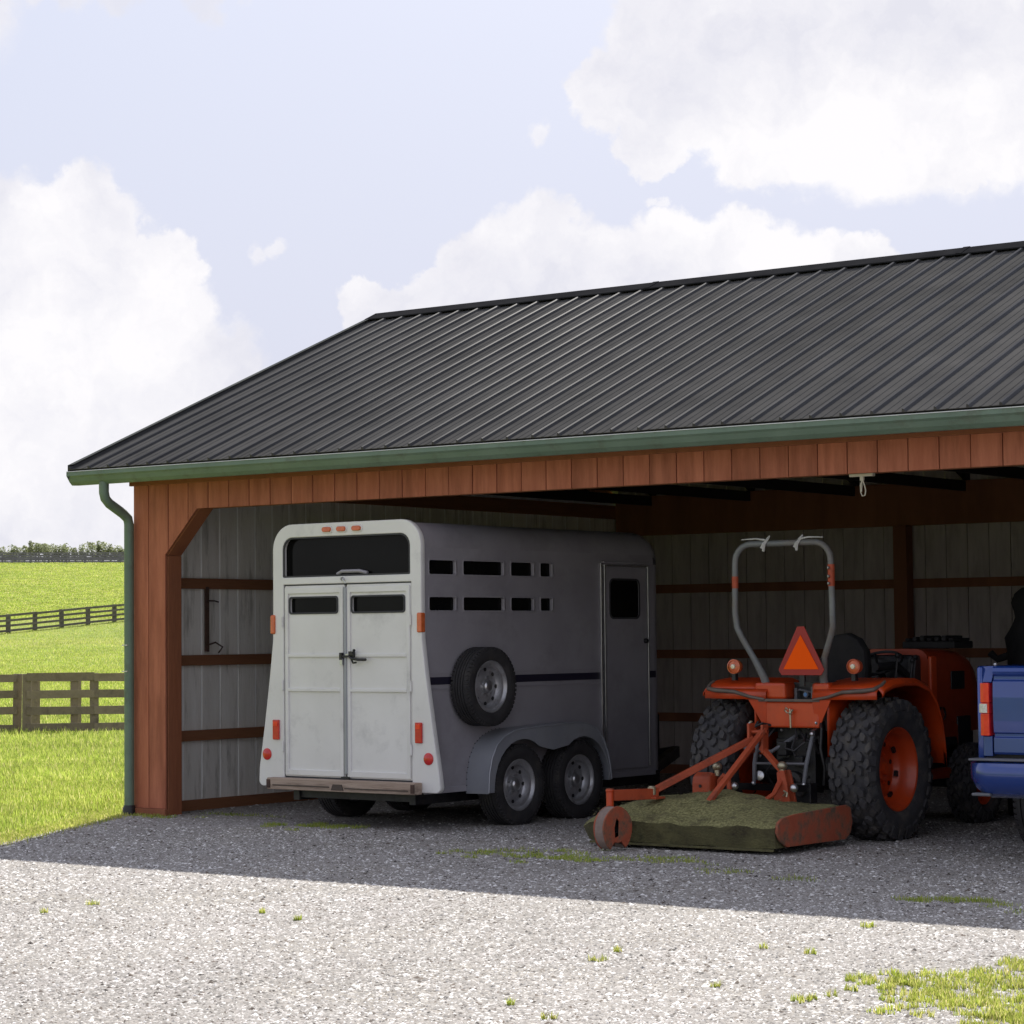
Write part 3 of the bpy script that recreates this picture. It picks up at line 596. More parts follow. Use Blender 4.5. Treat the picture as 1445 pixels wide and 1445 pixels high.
# purlins, deck underside
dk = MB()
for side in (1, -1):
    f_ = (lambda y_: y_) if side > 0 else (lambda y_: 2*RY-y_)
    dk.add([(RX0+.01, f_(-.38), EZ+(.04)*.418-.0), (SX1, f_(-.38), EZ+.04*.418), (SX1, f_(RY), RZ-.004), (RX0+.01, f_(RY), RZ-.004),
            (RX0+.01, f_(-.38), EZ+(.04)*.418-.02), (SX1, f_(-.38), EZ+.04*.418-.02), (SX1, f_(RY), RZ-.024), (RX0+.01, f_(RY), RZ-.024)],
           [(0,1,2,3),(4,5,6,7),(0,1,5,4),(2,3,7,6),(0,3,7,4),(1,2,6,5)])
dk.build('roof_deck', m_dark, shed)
# ridge cap
rc = MB(); sl_ = .418
rc.add([(RX0-.01, RY-.17, RZ-.17*sl_+.062), (RXE, RY-.17, RZ-.17*sl_+.062), (RXE, RY, RZ+.066), (RX0-.01, RY, RZ+.066), (RX0-.01, RY+.17, RZ-.17*sl_+.062), (RXE, RY+.17, RZ-.17*sl_+.062),
        (RX0-.01, RY-.17, RZ-.17*sl_+.052), (RXE, RY-.17, RZ-.17*sl_+.052), (RXE, RY, RZ+.056), (RX0-.01, RY, RZ+.056), (RX0-.01, RY+.17, RZ-.17*sl_+.052), (RXE, RY+.17, RZ-.17*sl_+.052)],
       [(0,1,2,3),(3,2,5,4),(6,7,8,9),(9,8,11,10),(0,1,7,6),(4,5,11,10),(0,3,9,6),(3,4,10,9),(1,2,8,7),(2,5,11,8)])
rc.build('ridge_cap', m_trim, shed)
for xs_ in (2.9, 5.95, 9.0): # overlaps of cap lengths
    r2c = MB(); r2c.add([(xs_, RY-.172, RZ-.172*sl_+.066), (xs_+.06, RY-.172, RZ-.172*sl_+.066), (xs_+.06, RY, RZ+.071), (xs_, RY, RZ+.071), (xs_, RY+.17, RZ-.17*sl_+.067), (xs_+.06, RY+.17, RZ-.17*sl_+.067)], [(0,1,2,3),(3,2,5,4)])
    r2c.build('cap_lap', m_trim, shed)
MB().box(RX0, RXE, EY-.012, EY-.002, 2.86, 2.9035).build('eave_trim', m_trim, shed)
# rake trims
rk = MB()
for a_, b_2 in (((EY-.02), (RY)), (2*RY-EY+.02, RY)):
    za = EZ+(.0)*.418
    p0 = (RX0-.012, a_, za+.02); p1 = (RX0-.012, RY, RZ+.02)
    rk.add([(RX0-.02, a_, za-.06), (RX0-.02, RY, RZ-.06), (RX0-.02, RY, RZ+.056), (RX0-.02, a_, za+.056),
            (RX0+.05, a_, za+.060), (RX0+.05, RY, RZ+.060), (RX0-.012, a_, za-.06), (RX0-.012, RY, RZ-.06)],
           [(0,1,2,3),(3,2,5,4),(6,7,1,0)])
rk.build('rake_trim', m_rake, shed)
MB().box(RX0, SX1, EY+.14, EY+.165, 2.80, 2.905).build('fascia_board', m_post, shed)
MB().box(RX0, SX1, EY+.17, -.019, 2.865, 2.88).build('soffit', m_beam, shed)
MB().prism([(EY+.14, 2.80), (EY+.14, 2.9), (-.02, 2.88), (-.02, 2.84)], RX0+.0, RX0+.02, 'yz').build('soffit_end', m_post, shed)
# gutter, K profile
gp = [(-.30, 2.875), (-.30, 2.775), (-.375, 2.772), (-.405, 2.80), (-.425, 2.835), (-.44, 2.85), (-.44, 2.882), (-.425, 2.882), (-.425, 2.875), (-.434, 2.868), (-.434,2.853), (-.398,2.803), (-.372,2.777), (-.306, 2.78), (-.306, 2.875)]
gut = MB().prism(gp, -.36, SX1+.3, 'yz').build('gutter', m_gut, shed)
MB().prism([(-.30, 2.88), (-.30, 2.775), (-.375, 2.772), (-.405, 2.80), (-.44, 2.85), (-.44, 2.882)], -.366, -.358, 'yz').build('gutter_end_cap', m_gut, shed)
MB().box(-.362, SX1+.3, -.446, -.424, 2.882, 2.8875).build('gutter_lip', m_alu, shed)
# downspout
ds = MB(); pth = [(.0, -.36, 2.79), (.0, -.36, 2.70), (.0, -.345, 2.65), (.0, -.30, 2.61), (.0, -.14, 2.53), (.0, -.085, 2.49), (.0, -.07, 2.44), (.0, -.07, .05)]
ds.tube(pth, .042, 14)
ds.build('downspout', m_gut, shed, smooth=True)
for z in (1.42, 1.2): MB().box(-.044, .02, -.114, -.03, z, z+.010).build('downspout_strap', m_alu, shed)
MB().lathe((0, -.07, 0), (0, 0, 1), [(.03, .0), (.058, .0), (.055, .06), (.046, .085), (.04, .085)], 16).build('downspout_boot', m_blk, shed, smooth=True)
# rusty strap hanging between girts on left wall
rs = MB(); rs.box(.125, .145, .71, .75, 1.36, 1.92); rs.build('strap_bar', mat('rusty_iron', (.05, .03, .025), (.10, .055, .04), 9, .85), None).parent = None
ob = bpy.data.objects['strap_bar']; 
t0 = thing('rusty_strap', 'dark rusty iron strap hanging on the grey boards between the girts of the left wall', 'strap'); ob.parent = t0
s2 = MB(); s2.tube([(.15, .72, 1.80), (.16, .80, 1.80), (.15, .86, 1.79)], .007, 6); s2.tube([(.15, .73, 1.42), (.17, .80, 1.44), (.16, .90, 1.40), (.15, .86, 1.35)], .008, 6); s2.build('hook', MATS['rusty_iron'], t0)
# door-pull hook under header
t0 = thing('hanging_cord_hook', 'pale bracket with a looped cord hanging under the front beam above the tractor', 'hook', (6.87, .075, 2.555))
MB().box(-.09, .09, -.02, .02, -.022, -.002).build('bracket', m_cord, t0, bevel=.003)
h_ = MB(); h_.box(-.012, .012, -.01, .01, -.05, -.02)
h_.tube([(0, 0, -.045), (-.014, 0, -.08), (-.012, 0, -.13), (.0, 0, -.155), (.02, 0, -.15), (.026, 0, -.12), (.02, 0, -.09), (.006, 0, -.05)], .004, 6)
h_.tube([(0, 0, -.04), (-.004, 0, -.10), (-.006, 0, -.125)], .0035, 6); h_.build('cord_loop', m_cord, t0)


# ------------------------------------------------------------------ wheels
def tyre_prof(ro, ri, w_, sh=.85):
    h = w_/2; m_ = ro-ri
    return [(ri, -h*.72), (ri+m_*.25, -h*.92), (ri+m_*.55, -h), (ri+m_*.82, -h*.93), (ro-.006, -h*.72), (ro, -h*.55), (ro+.003, 0), (ro, h*.62), (ro-.006, h*.72), (ri+m_*.82, h*.93), (ri+m_*.55, h), (ri+m_*.25, h*.92), (ri, h*.72)]
def road_wheel(parent, loc, ro, ri, w_, side, rimm, name='wheel', holes=8, grooves=True, hubr=.05):
    e_ = part_empty(name, parent, loc); s_ = side
    t_ = MB(); pr = tyre_prof(ro, ri, w_)
    if grooves:
        h = w_/2; pr = pr[:5]; 
        z = -.62
        gs = [-.42, -.14, .14, .42]; tp = []
        tp.append((ro, -h*.66))
        for g in gs: tp += [(ro, h*(g-.05)), (ro-.009, h*(g-.045)), (ro-.009, h*(g+.045)), (ro, h*(g+.05))]
        tp.append((ro, h*.66)); full = tyre_prof(ro, ri, w_); pr = full[:5]+tp+full[8:]
    t_.lathe((0, 0, 0), (1, 0, 0), pr, 64)
    # shoulder lugs
    nl = 56
    for k in range(nl):
        a = 2*pi*k/nl
        for sx in (-1, 1):
            c = Vector((sx*w_*.40, cos(a)*(ro-.010), sin(a)*(ro-.010))); rad = Vector((0, cos(a), sin(a))); tg = Vector((0, -sin(a), cos(a)))
            t_.obox(c, Vector((w_*.065, 0, 0)), tg*(pi*ro/nl*.62), rad*.010+Vector((-sx*.004, 0, 0)))
    t_.build('tyre', m_rub, e_, smooth=True)
    # sidewall rings
    r_ = MB(); o = w_/2*s_
    d = lambda x: s_*x
    prof = [(ri+.012, d(w_*.36)), (ri+.014, d(w_*.40)), (ri+.004, d(w_*.415)), (ri-.006, d(w_*.38)), (ri-.014, d(w_*.30)), (ri-.032, d(w_*.27)), (ri-.036, d(w_*.12)), (ri-.05, d(w_*.04)), (ri*.62, d(w_*.06)), (ri*.5, d(w_*.14)), (ri*.36, d(w_*.13)), (hubr*1.15, d(w_*.12)), (hubr*1.1, d(w_*.12)), (.001, d(w_*.12))]
    r_.lathe((0, 0, 0), (1, 0, 0), prof, 56); r_.lathe((0, 0, 0), (1, 0, 0), [(ri+.01, d(-w_*.36)), (ri-.02, d(-w_*.2)), (ri-.036, d(w_*.12))], 40)
    r_.build('rim', rimm, e_, smooth=True)
    h_ = MB(); h_.lathe((0, 0, 0), (1, 0, 0), [(hubr, d(w_*.1)), (hubr, d(w_*.24)), (hubr*.85, d(w_*.3)), (hubr*.55, d(w_*.33)), (.001, d(w_*.33))], 20)
    for k in range(5):
        a = 2*pi*k/5+.3; h_.lathe((0, cos(a)*ri*.37, sin(a)*ri*.37), (1, 0, 0), [(.010, d(w_*.12)), (.010, d(w_*.19)), (.001, d(w_*.2))], 6)
    h_.build('hub', m_alu, e_, smooth=True)
    q_ = MB()
    for k in range(holes):
        a = 2*pi*k/holes; c = (d(w_*.056), cos(a)*ri*.70, sin(a)*ri*.70)
        q_.lathe(c, (1, 0, 0), [(.016, d(0)), (.016, d(w_*.02)), (.001, d(w_*.02))], 10)
    q_.build('rim_hole', m_blk, e_)
    return e_

# ------------------------------------------------------------------ horse trailer
T = thing('horse_trailer', 'white and grey horse trailer with a spare wheel on its side, beside the left wall', 'horse trailer', (2.5504, -.2360, 0), -.0305)
# rear frame with openings
fr = [(-.90, .31), (.90, .305)]
def arc(cx, cz, r, a0, a1, n=8): return [(cx+r*cos(R(a0+(a1-a0)*k/n)), cz+r*sin(R(a0+(a1-a0)*k/n))) for k in range(n+1)]
out = arc(-.89, .35, .045, 180, 270, 4)+arc(.895, .345, .045, -90, 0, 4)+[(.925, .45), (.865, .80), (.80, 1.20), (.767, 1.46), (.765, 1.7)]+arc(.565, 2.167, .20, 0, 90, 9)+arc(-.575, 2.167, .20, 90, 180, 9)+[(-.775, 1.7), (-.777, 1.46), (-.81, 1.20), (-.87, .80), (-.93, .45)]
plate('rear_frame', [out, rrect(-.668, .655, 1.948, 2.262, .012, 5, .095), rrect(-.662, .665, .375, 1.892, .004, 2)], .05, m_trl, T, 'xz', 0, .006)
plate('rear_window', [rrect(-.69, .68, 1.93, 2.285, .012, 5, .1)], .006, m_glass, T, 'xz', .03)
plate('window_seal', [rrect(-.668, .655, 1.948, 2.262, .012, 5, .095), rrect(-.655, .642, 1.96, 2.25, .012, 5, .088)], .010, m_seam, T, 'xz', -.018)
def door(name, x0, x1, wx0, wx1):
    dz0, dz1 = .388, 1.882
    d_ = part_empty(name, T)
    plate('door_skin', [rrect(x0, x1, dz0, dz1, .008, 2), rrect(wx0, wx1, 1.663, 1.79, .022, 5)], .03, m_trl, d_, 'xz', .002, .003)
    plate('window', [rrect(wx0-.005, wx1+.005, 1.658, 1.795, .02, 5)], .004, m_glass, d_, 'xz', .012)
    plate('window_rim', [rrect(wx0-.006, wx1+.006, 1.657, 1.796, .026, 5), rrect(wx0+.008, wx1-.008, 1.671, 1.782, .018, 5)], .008, m_seam, d_, 'xz', -.0165, .002)
    plate('door_rim', [rrect(x0+.008, x1-.008, dz0+.010, dz1-.014, .006, 2), rrect(x0+.042, x1-.042, dz0+.055, dz1-.062, .006, 2)], .016, m_trl, d_, 'xz', -.018, .003)
    for z in (1.334, 1.066): MB().box(x0+.042, x1-.042, -.028, -.012, z-.012, z+.012).build('door_rail', m_trl, d_, bevel=.003)
    return d_
door('rear_door', -.655, -.022, -.603, -.093); door('rear_door', .0, .657, .052, .592)
MB().box(-.0215, -.0005, -.0, .02, .388, 1.884).build('door_seam', m_seam, T)
sm = MB(); sm.box(-.662, -.655, -.012, .0, .38, 1.89); sm.box(.657, .665, -.012, .0, .38, 1.89); sm.box(-.66, .66, -.012, .0, 1.882, 1.892); sm.box(-.66, .66, -.012, .0, .376, .388); sm.build('door_gap', m_seam, T)
MB().box(-.014, .012, -.036, -.02, .42, 1.86).build('door_strip', m_fend, T, bevel=.003)
for z in (.62, 1.1, 1.6):
    for x in (-.668, .662): MB().lathe((x, -.032, z-.04), (0, 0, 1), [(.009, 0), (.009, .08)], 10).build('hinge', m_trl, T)
lt = MB(); lt.box(-.05, .10, -.050, -.032, 1.318, 1.335); lt.box(-.045, -.02, -.055, -.03, 1.30, 1.355); lt.tube([(.05, -.05, 1.33), (.09, -.06, 1.31), (.16, -.065, 1.302), (.235, -.06, 1.302)], .011, 8); lt.box(.06, .10, -.065, -.03, 1.335, 1.365); lt.ball((.11, -.055, 1.372), .012, 8); lt.tube([(.08, -.05, 1.3), (.10, -.055, 1.275), (.13, -.05, 1.28)], .007, 6)
lt.build('door_latch', m_blk, T, smooth=True)
l2 = MB(); l2.box(-.045, -.018, -.050, -.03, 1.26, 1.31); l2.box(.01, .05, -.045, -.03, 1.325, 1.345); l2.build('latch_plate', m_alu, T)
l3 = MB(); l3.lathe((-.022, -.045, 1.925), (0, 1, 0), [(.014, 0), (.014, .03)], 12); l3.tube([(-.012, -.05, 1.925), (.01, -.055, 1.905), (.02, -.05, 1.89)], .005, 6); l3.build('top_catch', m_alu, T)
l4 = MB(); l4.tube([(-.11, .005, 1.965), (-.06, .0, 1.985), (.12, -.0, 1.985), (.2, .005, 1.968)], .014, 8); l4.build('grab_handle', m_trlside, T, smooth=True)
MB().box(-.05, .03, -.035, -.026, .382, .40).build('bottom_catch', m_blk, T)
# wooden bumper with a centre notch
bw = MB(); bw.box(-.765, .765, -.115, -.028, .288, .378); bw.build('bumper_board', m_wood, T, bevel=.006)
b2 = MB(); b2.box(-.70, -.10, -.120, -.114, .318, .327); b2.box(.06, .70, -.120, -.114, .312, .321); b2.prism([(-.08, .30), (.05, .30), (.03, .345), (-.06, .345)], -.121, -.114, 'xz'); b2.build('bumper_groove', mat('wood_shadow_line', (.07, .05, .04)), T)
for x in (-.745, .745): MB().box(x-.018, x+.018, -.122, -.115, .30, .365).build('bumper_bracket', mat('rusty_iron', (.05,.03,.025)), T)
# lamps
for x in (-.187, -.035, .123):
    e_ = part_empty('marker_lamp', T)
    plate('lens', [rrect(x-.045, x+.045, 2.295, 2.333, .018, 5)], .022, m_amb, e_, 'xz', -.036, .005); plate('bezel', [rrect(x-.056, x+.056, 2.285, 2.343, .026, 5)], .008, m_trl, e_, 'xz', -.028, .002)
for x0, x1, s_ in ((-.795, -.748, -1), (.728, .774, 1)):
    MB().box(x0, x1, -.040, .015, 1.505, 1.655).build('side_lamp', m_amb, T, bevel=.010)
for x0, x1 in ((-.772, -.705), (.705, .772)):
    MB().box(x0, x1, -.042, -.024, .672, .828).build('stop_lamp', m_red, T, bevel=.006)
    MB().box(x0+.012, x1-.012, -.046, -.041, .775, .815).build('lamp_window', m_tl, T, bevel=.003)
for x in (-.843, .828):
    MB().lathe((x, -.0251, .556), (0, -1, 0), [(.046, 0), (.046, .006), (.040, .010), (.001, .011)], 24).build('round_reflector', m_red, T, smooth=True)
# side walls with real openings
BW = .755; LEN = 3.17
wins = []
for z0, z1 in ((1.940, 2.062), (1.664, 1.781)):
    wins += [(.075, .405, z0, z1), (.485, 1.000, z0, z1), (1.080, 1.385, z0, z1), (1.462, 1.630, z0, z1)]
for s_ in (1, -1):
    loops = [[(.02, .32), (LEN-.12, .32), (LEN-.12, 2.15), (.02, 2.15)]]
    for w0, w1, z0, z1 in wins: loops.append(rrect(w0, w1, z0, z1, .018, 4))
    plate('side_wall', loops, .035, m_trlside, T, 'yz', s_*(BW-.0175))
    for w0, w1, z0, z1 in wins:
        f_ = plate('side_window', [rrect(w0-.004, w1+.004, z0-.004, z1+.004, .022, 4), rrect(w0+.008, w1-.008, z0+.008, z1-.008, .014, 4)], .045, m_trlside, T, 'yz', s_*(BW-.019), .002)
        MB().box(s_*(BW-.012), s_*(BW+.0055), w1-.004, w1+.005, z0+.01, z1-.01).build('frame_edge', m_alu, f_)
        plate('pane', [rrect(w0-.003, w1+.003, z0-.003, z1+.003, .018, 4)], .003, m_glass, f_, 'yz', s_*(BW-.026))
# roof shell and rounded nose
def section(y, n=8):
    d = max(0, y-(LEN-.22)); k = 1-sqrt(max(0, 1-(d/.22)**2)) if d > 0 else 0
    ztop = 2.348-.16*k; hw = BW+.0
    dd = max(0, y-(LEN-.12)); kk = 1-sqrt(max(0, 1-(dd/.12)**2)) if dd > 0 else 0
    hw = BW-.10*kk; r = .19; pts_ = []
    for i in range(n+1): a = R(90*i/n); pts_.append((hw-r+r*cos(a), ztop-r+r*sin(a)))
    pts_ += [(-x_, z_) for x_, z_ in reversed(pts_)]
    return [(hw, 2.15-.16*k*.6)]+pts_+[(-hw, 2.15-.16*k*.6)], hw
rf = MB(); ys = [.02]+list(np.linspace(.4, LEN-.22, 5))+[LEN-.22+.22*q for q in (.15,.3,.45,.6,.72,.82,.9,.96,1)]
vs = []; nn_ = None
for y in ys:
    sec, hw = section(y); nn_ = len(sec); vs += [(x_, y, z_) for x_, z_ in sec]
fs = []
for i in range(len(ys)-1):
    for k in range(nn_-1): fs.append((i*nn_+k, i*nn_+k+1, (i+1)*nn_+k+1, (i+1)*nn_+k))
rf.add(vs, fs); rf.build('roof', m_trlside, T, smooth=True)
nf = MB(); vs = []; fs = []
for z in (.32, 2.152):
    for s_ in (1,):
        pass
ring = [(BW, LEN-.12)]+[(BW-.10*(1-sqrt(max(0,1-(q)**2))), LEN-.12+.12*q) for q in (.2,.4,.6,.75,.87,.95,1)]
ring = ring+[(-x_, y_) for x_, y_ in reversed(ring)]
n = len(ring); nf.add([(x_, y_, .32) for x_, y_ in ring]+[(x_, y_, 2.07) for x_, y_ in ring], [(i, i+1, n+i+1, n+i) for i in range(n-1)])
# close between 2.07 and the curved roof end
sec, hw = section(LEN); 
nf.add([(x_, LEN-.001, z_) for x_, z_ in sec]+[(-.65, LEN-.001, 2.0), (.65, LEN-.001, 2.0)], [tuple(range(len(sec)+2))])
nf.build('front_wall', m_trlside, T, smooth=True)
MB().box(-BW+.02, BW-.02, .03, LEN-.02, .30, .34).build('floor', m_dark, T)
MB().box(-.02, .02, .25, 2.2, .36, 1.5).build('stall_divider', m_trlside, T)
MB().box(-BW+.04, BW-.04, 2.2, 2.23, .36, 2.2).build('tack_room_wall', m_trlside, T)
for s_ in (1, -1):
    MB().box(s_*(BW-.03), s_*(BW+.006), .03, LEN-.12, .285, .33).build('bottom_rail', m_trlside, T, bevel=.003)
    MB().box(s_*(BW+.0005), s_*(BW+.004), .02, LEN-.10, 1.108, 1.165).build('side_stripe', m_stripe, T)
    MB().box(s_*(BW+.0005), s_*(BW+.006), .02, 2.27, 1.068, 1.082).build('belt_moulding', m_trl if s_<0 else m_trlside, T)
    MB().box(s_*(BW+.0005), s_*(BW+.005), .02, 2.27, 1.188, 1.196).build('belt_moulding', m_trlside, T)
    MB().tube([(s_*(BW-.02), .03, 2.19+.0), (s_*(BW-.02), LEN-.2, 2.19)], .008, 6).build('drip_rail', m_trlside, T)
# tack-room door on the right side
sd = part_empty('side_door', T)
plate('door_skin', [rrect(2.335, 2.935, .355, 2.035, .02, 4), rrect(2.40, 2.82, 1.615, 1.935, .05, 5)], .012, m_trlside, sd, 'yz', BW+.008, .002)
plate('window', [rrect(2.395, 2.825, 1.61, 1.94, .05, 5)], .004, m_glass, sd, 'yz', BW+.004)
plate('window_rim', [rrect(2.39, 2.83, 1.605, 1.945, .055, 5), rrect(2.405, 2.815, 1.62, 1.93, .045, 5)], .006, m_seam, sd, 'yz', BW+.016, .001)
MB().lathe((BW+.014, 2.90, 1.42), (1, 0, 0), [(.022, 0), (.022, .02), (.012, .03), (.001, .03)], 12).build('handle', m_blk, sd, smooth=True)
MB().box(BW+.0005, BW+.022, 2.265, 2.285, .55, 2.07).build('door_trim', m_alu, T, bevel=.003)
MB().box(BW+.0005, BW+.024, 2.312, 2.330, .42, 2.06).build('door_trim', m_alu, T, bevel=.003)
MB().box(BW+.0005, BW+.020, 2.945, 2.958, .37, 2.06).build('door_trim', m_alu, T, bevel=.003)
MB().box(BW+.0005, BW+.020, 2.30, 2.96, 2.045, 2.058).build('door_trim', m_alu, T, bevel=.003)
MB().box(BW+.0005, BW+.030, 2.30, 2.98, 2.07, 2.085).build('drip_cap', m_trlside, T, bevel=.003)
# fenders
for s_ in (1, -1):
    fo = [(.50, .275), (.51, .42), (.545, .54), (.61, .64), (.70, .70), (.82, .738), (.96, .752), (1.30, .765), (1.62, .778), (1.78, .765), (1.90, .72), (1.99, .64), (2.05, .53), (2.085, .42), (2.10, .30)]
    def ar(c, r, a0, a1, n=10): return [(c+r*cos(R(a0+(a1-a0)*k/n)), .31+r*sin(R(a0+(a1-a0)*k/n))) for k in range(n+1)]
    inner = [(2.065, .30)]+ar(1.725, .352, 5, 125, 10)+[(1.42, .585), (1.333, .572), (1.245, .585)]+ar(.94, .362, 55, 175, 10)+[(.575, .275)]
    plate('fender', [fo+inner], .012, m_fend, T, 'yz', s_*.975, .003)
    st = MB(); n = len(fo)
    st.add([(s_*.978, a, b) for a, b in fo]+[(s_*(BW+.002), a, b) for a, b in fo]+[(s_*.978, a*.996+.004, b-.006) for a, b in fo]+[(s_*(BW+.002), a, b-.008) for a, b in fo],
           [(i, i+1, n+i+1, n+i) for i in range(n-1)]+[(2*n+i+1, 2*n+i, 3*n+i, 3*n+i+1) for i in range(n-1)])
    st.build('fender_top', m_fend, T, smooth=True)
    MB().tube([(s_*.982, a, b) for a, b in fo], .007, 6).build('fender_lip', m_fend, T, smooth=True)
    rv = MB()
    for k in range(len(fo)-9):
        a0, b0 = fo[k]; a1, b1 = fo[k+1]
        for q in (0, .33, .66): rv.ball((s_*(BW+.012), a0+(a1-a0)*q-.008, b0+(b1-b0)*q+.006), .0045, 6)
    rv.build('rivets', m_seam, T, kind='stuff')
    for y in (.94, 1.725): road_wheel(T, (s_*.855, y, .315), .315, .188, .20, s_, m_rim)
MB().lathe((0, 0, 0), (1, 0, 0), [(.03, -.78), (.03, .78)], 12).build('axle', m_blk, T).location = (0, .94, .31)
MB().lathe((0, 0, 0), (1, 0, 0), [(.03, -.78), (.03, .78)], 12).build('axle', m_blk, T).location = (0, 1.725, .31)
ch = MB()
for x in (-.6, .6): ch.box(x-.03, x+.03, .05, LEN+.1, .20, .30)
for y in (.1, .6, 1.33, 2.1, 2.9): ch.box(-.6, .6, y-.03, y+.03, .22, .29)
ch.bar((.55, LEN, .27), (0, LEN+1.3, .4), .07, .1); ch.bar((-.55, LEN, .27), (0, LEN+1.3, .4), .07, .1); ch.box(-.04, .04, LEN+.9, LEN+.98, .0, .75)
ch.build('chassis', m_blk, T)
sp_ = road_wheel(T, (.862, .60, 1.085), .305, .188, .185, 1, m_rim, 'spare_wheel')
MB().lathe((BW, .60, 1.085), (1, 0, 0), [(.05, 0), (.05, .1)], 12).build('spare_bracket', m_blk, T)

# ------------------------------------------------------------------ tractor
K = thing('tractor', 'orange compact tractor with grey roll bar and orange triangle, parked beside the trailer', 'tractor', (6.02, .88, 0), 0)
def tractor_tyre(ro, ri, w_, n):
    t_ = MB(); h = w_/2; m_ = ro-ri
    t_.lathe((0, 0, 0), (1, 0, 0), [(ri, -h*.72), (ri+m_*.2, -h*.95), (ri+m_*.5, -h), (ri+m_*.78, -h*.96), (ro-.045, -h*.80), (ro-.026, -h*.5), (ro-.022, 0), (ro-.026, h*.5), (ro-.045, h*.80), (ri+m_*.78, h*.96), (ri+m_*.5, h), (ri+m_*.2, h*.95), (ri, h*.72)], 72)
    for k in range(n):
        for j, fx in enumerate((-.80, -.46, -.13, .20, .53, .83)):
            a = 2*pi*(k+(.5 if j % 2 else 0)+.12*sin(k*3+j))/n; c0 = fx*h
            drop = .0 if abs(fx) < .6 else .016
            rad = Vector((0, cos(a), sin(a))); tg = Vector((0, -sin(a), cos(a))); tw = .5 if (j % 2) else -.5
            ux = (Vector((1, 0, 0))*cos(tw*.6)+tg*sin(tw*.6)); uy = (tg*cos(tw*.6)-Vector((1, 0, 0))*sin(tw*.6))
            ps = []
            L1 = h*.165; L2 = pi*ro/n*.66
            c = Vector((c0, 0, 0))+rad*(ro-.022-drop)
            # hexagonal block
            base = [(1, 0), (.45, 1), (-.45, .85), (-1, 0), (-.45, -1), (.45, -.85)]
            b0 = [c+ux*L1*p+uy*L2*q-rad*.012 for p, q in base]; b1 = [c+ux*L1*p*.88+uy*L2*q*.88+rad*.022 for p, q in base]
            t_.add(b0+b1, [tuple(range(5, -1, -1)), tuple(range(6, 12))]+[(i, (i+1) % 6, (i+1) % 6+6, i+6) for i in range(6)])
        # shoulder bars
        for sx in (-1, 1):
            a = 2*pi*(k+.25*sx)/n; rad = Vector((0, cos(a), sin(a))); tg = Vector((0, -sin(a), cos(a)))
            t_.obox(Vector((sx*h*.93, 0, 0))+rad*(ro-.062), Vector((sx*.010, 0, 0))+rad*.01, tg*(pi*ro/n*.55), rad*.038-Vector((sx*.012, 0, 0)))
    return t_
for s_ in (1, -1):
    e_ = part_empty('rear_wheel', K, (s_*.57-.035, 0, .505))
    tractor_tyre(.51, .285, .335, 26).build('tyre', m_rubt, e_, smooth=True)
    d = lambda x: s_*x
    MB().lathe((0, 0, 0), (1, 0, 0), [(.292, d(.118)), (.30, d(.128)), (.296, d(.138)), (.284, d(.132)), (.272, d(.10)), (.262, d(.085)), (.255, d(.03)), (.247, d(.0)), (.238, d(-.01)), (.23, d(-.03)), (.17, d(-.035)), (.13, d(-.02)), (.10, d(-.015)), (.001, d(-.015))], 56).build('rim', m_org, e_, smooth=True)
    MB().lathe((0, 0, 0), (1, 0, 0), [(.292, d(-.118)), (.27, d(-.1)), (.24, d(-.03))], 40).build('inner_rim', m_org, e_, smooth=True)
    hb = MB(); hb.lathe((0, 0, 0), (1, 0, 0), [(.085, d(-.015)), (.08, d(.01)), (.05, d(.02)), (.045, d(.05)), (.001, d(.055))], 24)
    for k in range(6):
        a = 2*pi*k/6; hb.lathe((0, cos(a)*.115, sin(a)*.115), (1, 0, 0), [(.014, d(-.02)), (.014, d(.0)), (.001, d(.0))], 6)
    hb.build('hub', m_org, e_, smooth=True)
    sl2 = MB()
    for k in range(8):
        a = 2*pi*k/8+.2; sl2.lathe((d(-.032), cos(a)*.20, sin(a)*.20), (1, 0, 0), [(.018, 0), (.018, d(.003)), (.001, d(.003))], 8)
        c = Vector((d(.0), cos(a+.39)*.225, sin(a+.39)*.225)); sl2.obox(c, (.012, 0, 0), Vector((0, -sin(a+.39), cos(a+.39)))*.02, Vector((0, cos(a+.39), sin(a+.39)))*.012)
    sl2.build('rim_hole', m_blk, e_)
    f_ = part_empty('front_wheel', K, (s_*.43, 1.72, .31))
    tractor_tyre(.31, .165, .21, 20).build('tyre', m_rubt, f_, smooth=True)
    MB().lathe((0, 0, 0), (1, 0, 0), [(.18, d(.08)), (.185, d(.092)), (.165, d(.07)), (.155, d(.0)), (.08, d(.0)), (.07, d(.04)), (.001, d(.04))], 36).build('rim', m_org, f_, smooth=True)
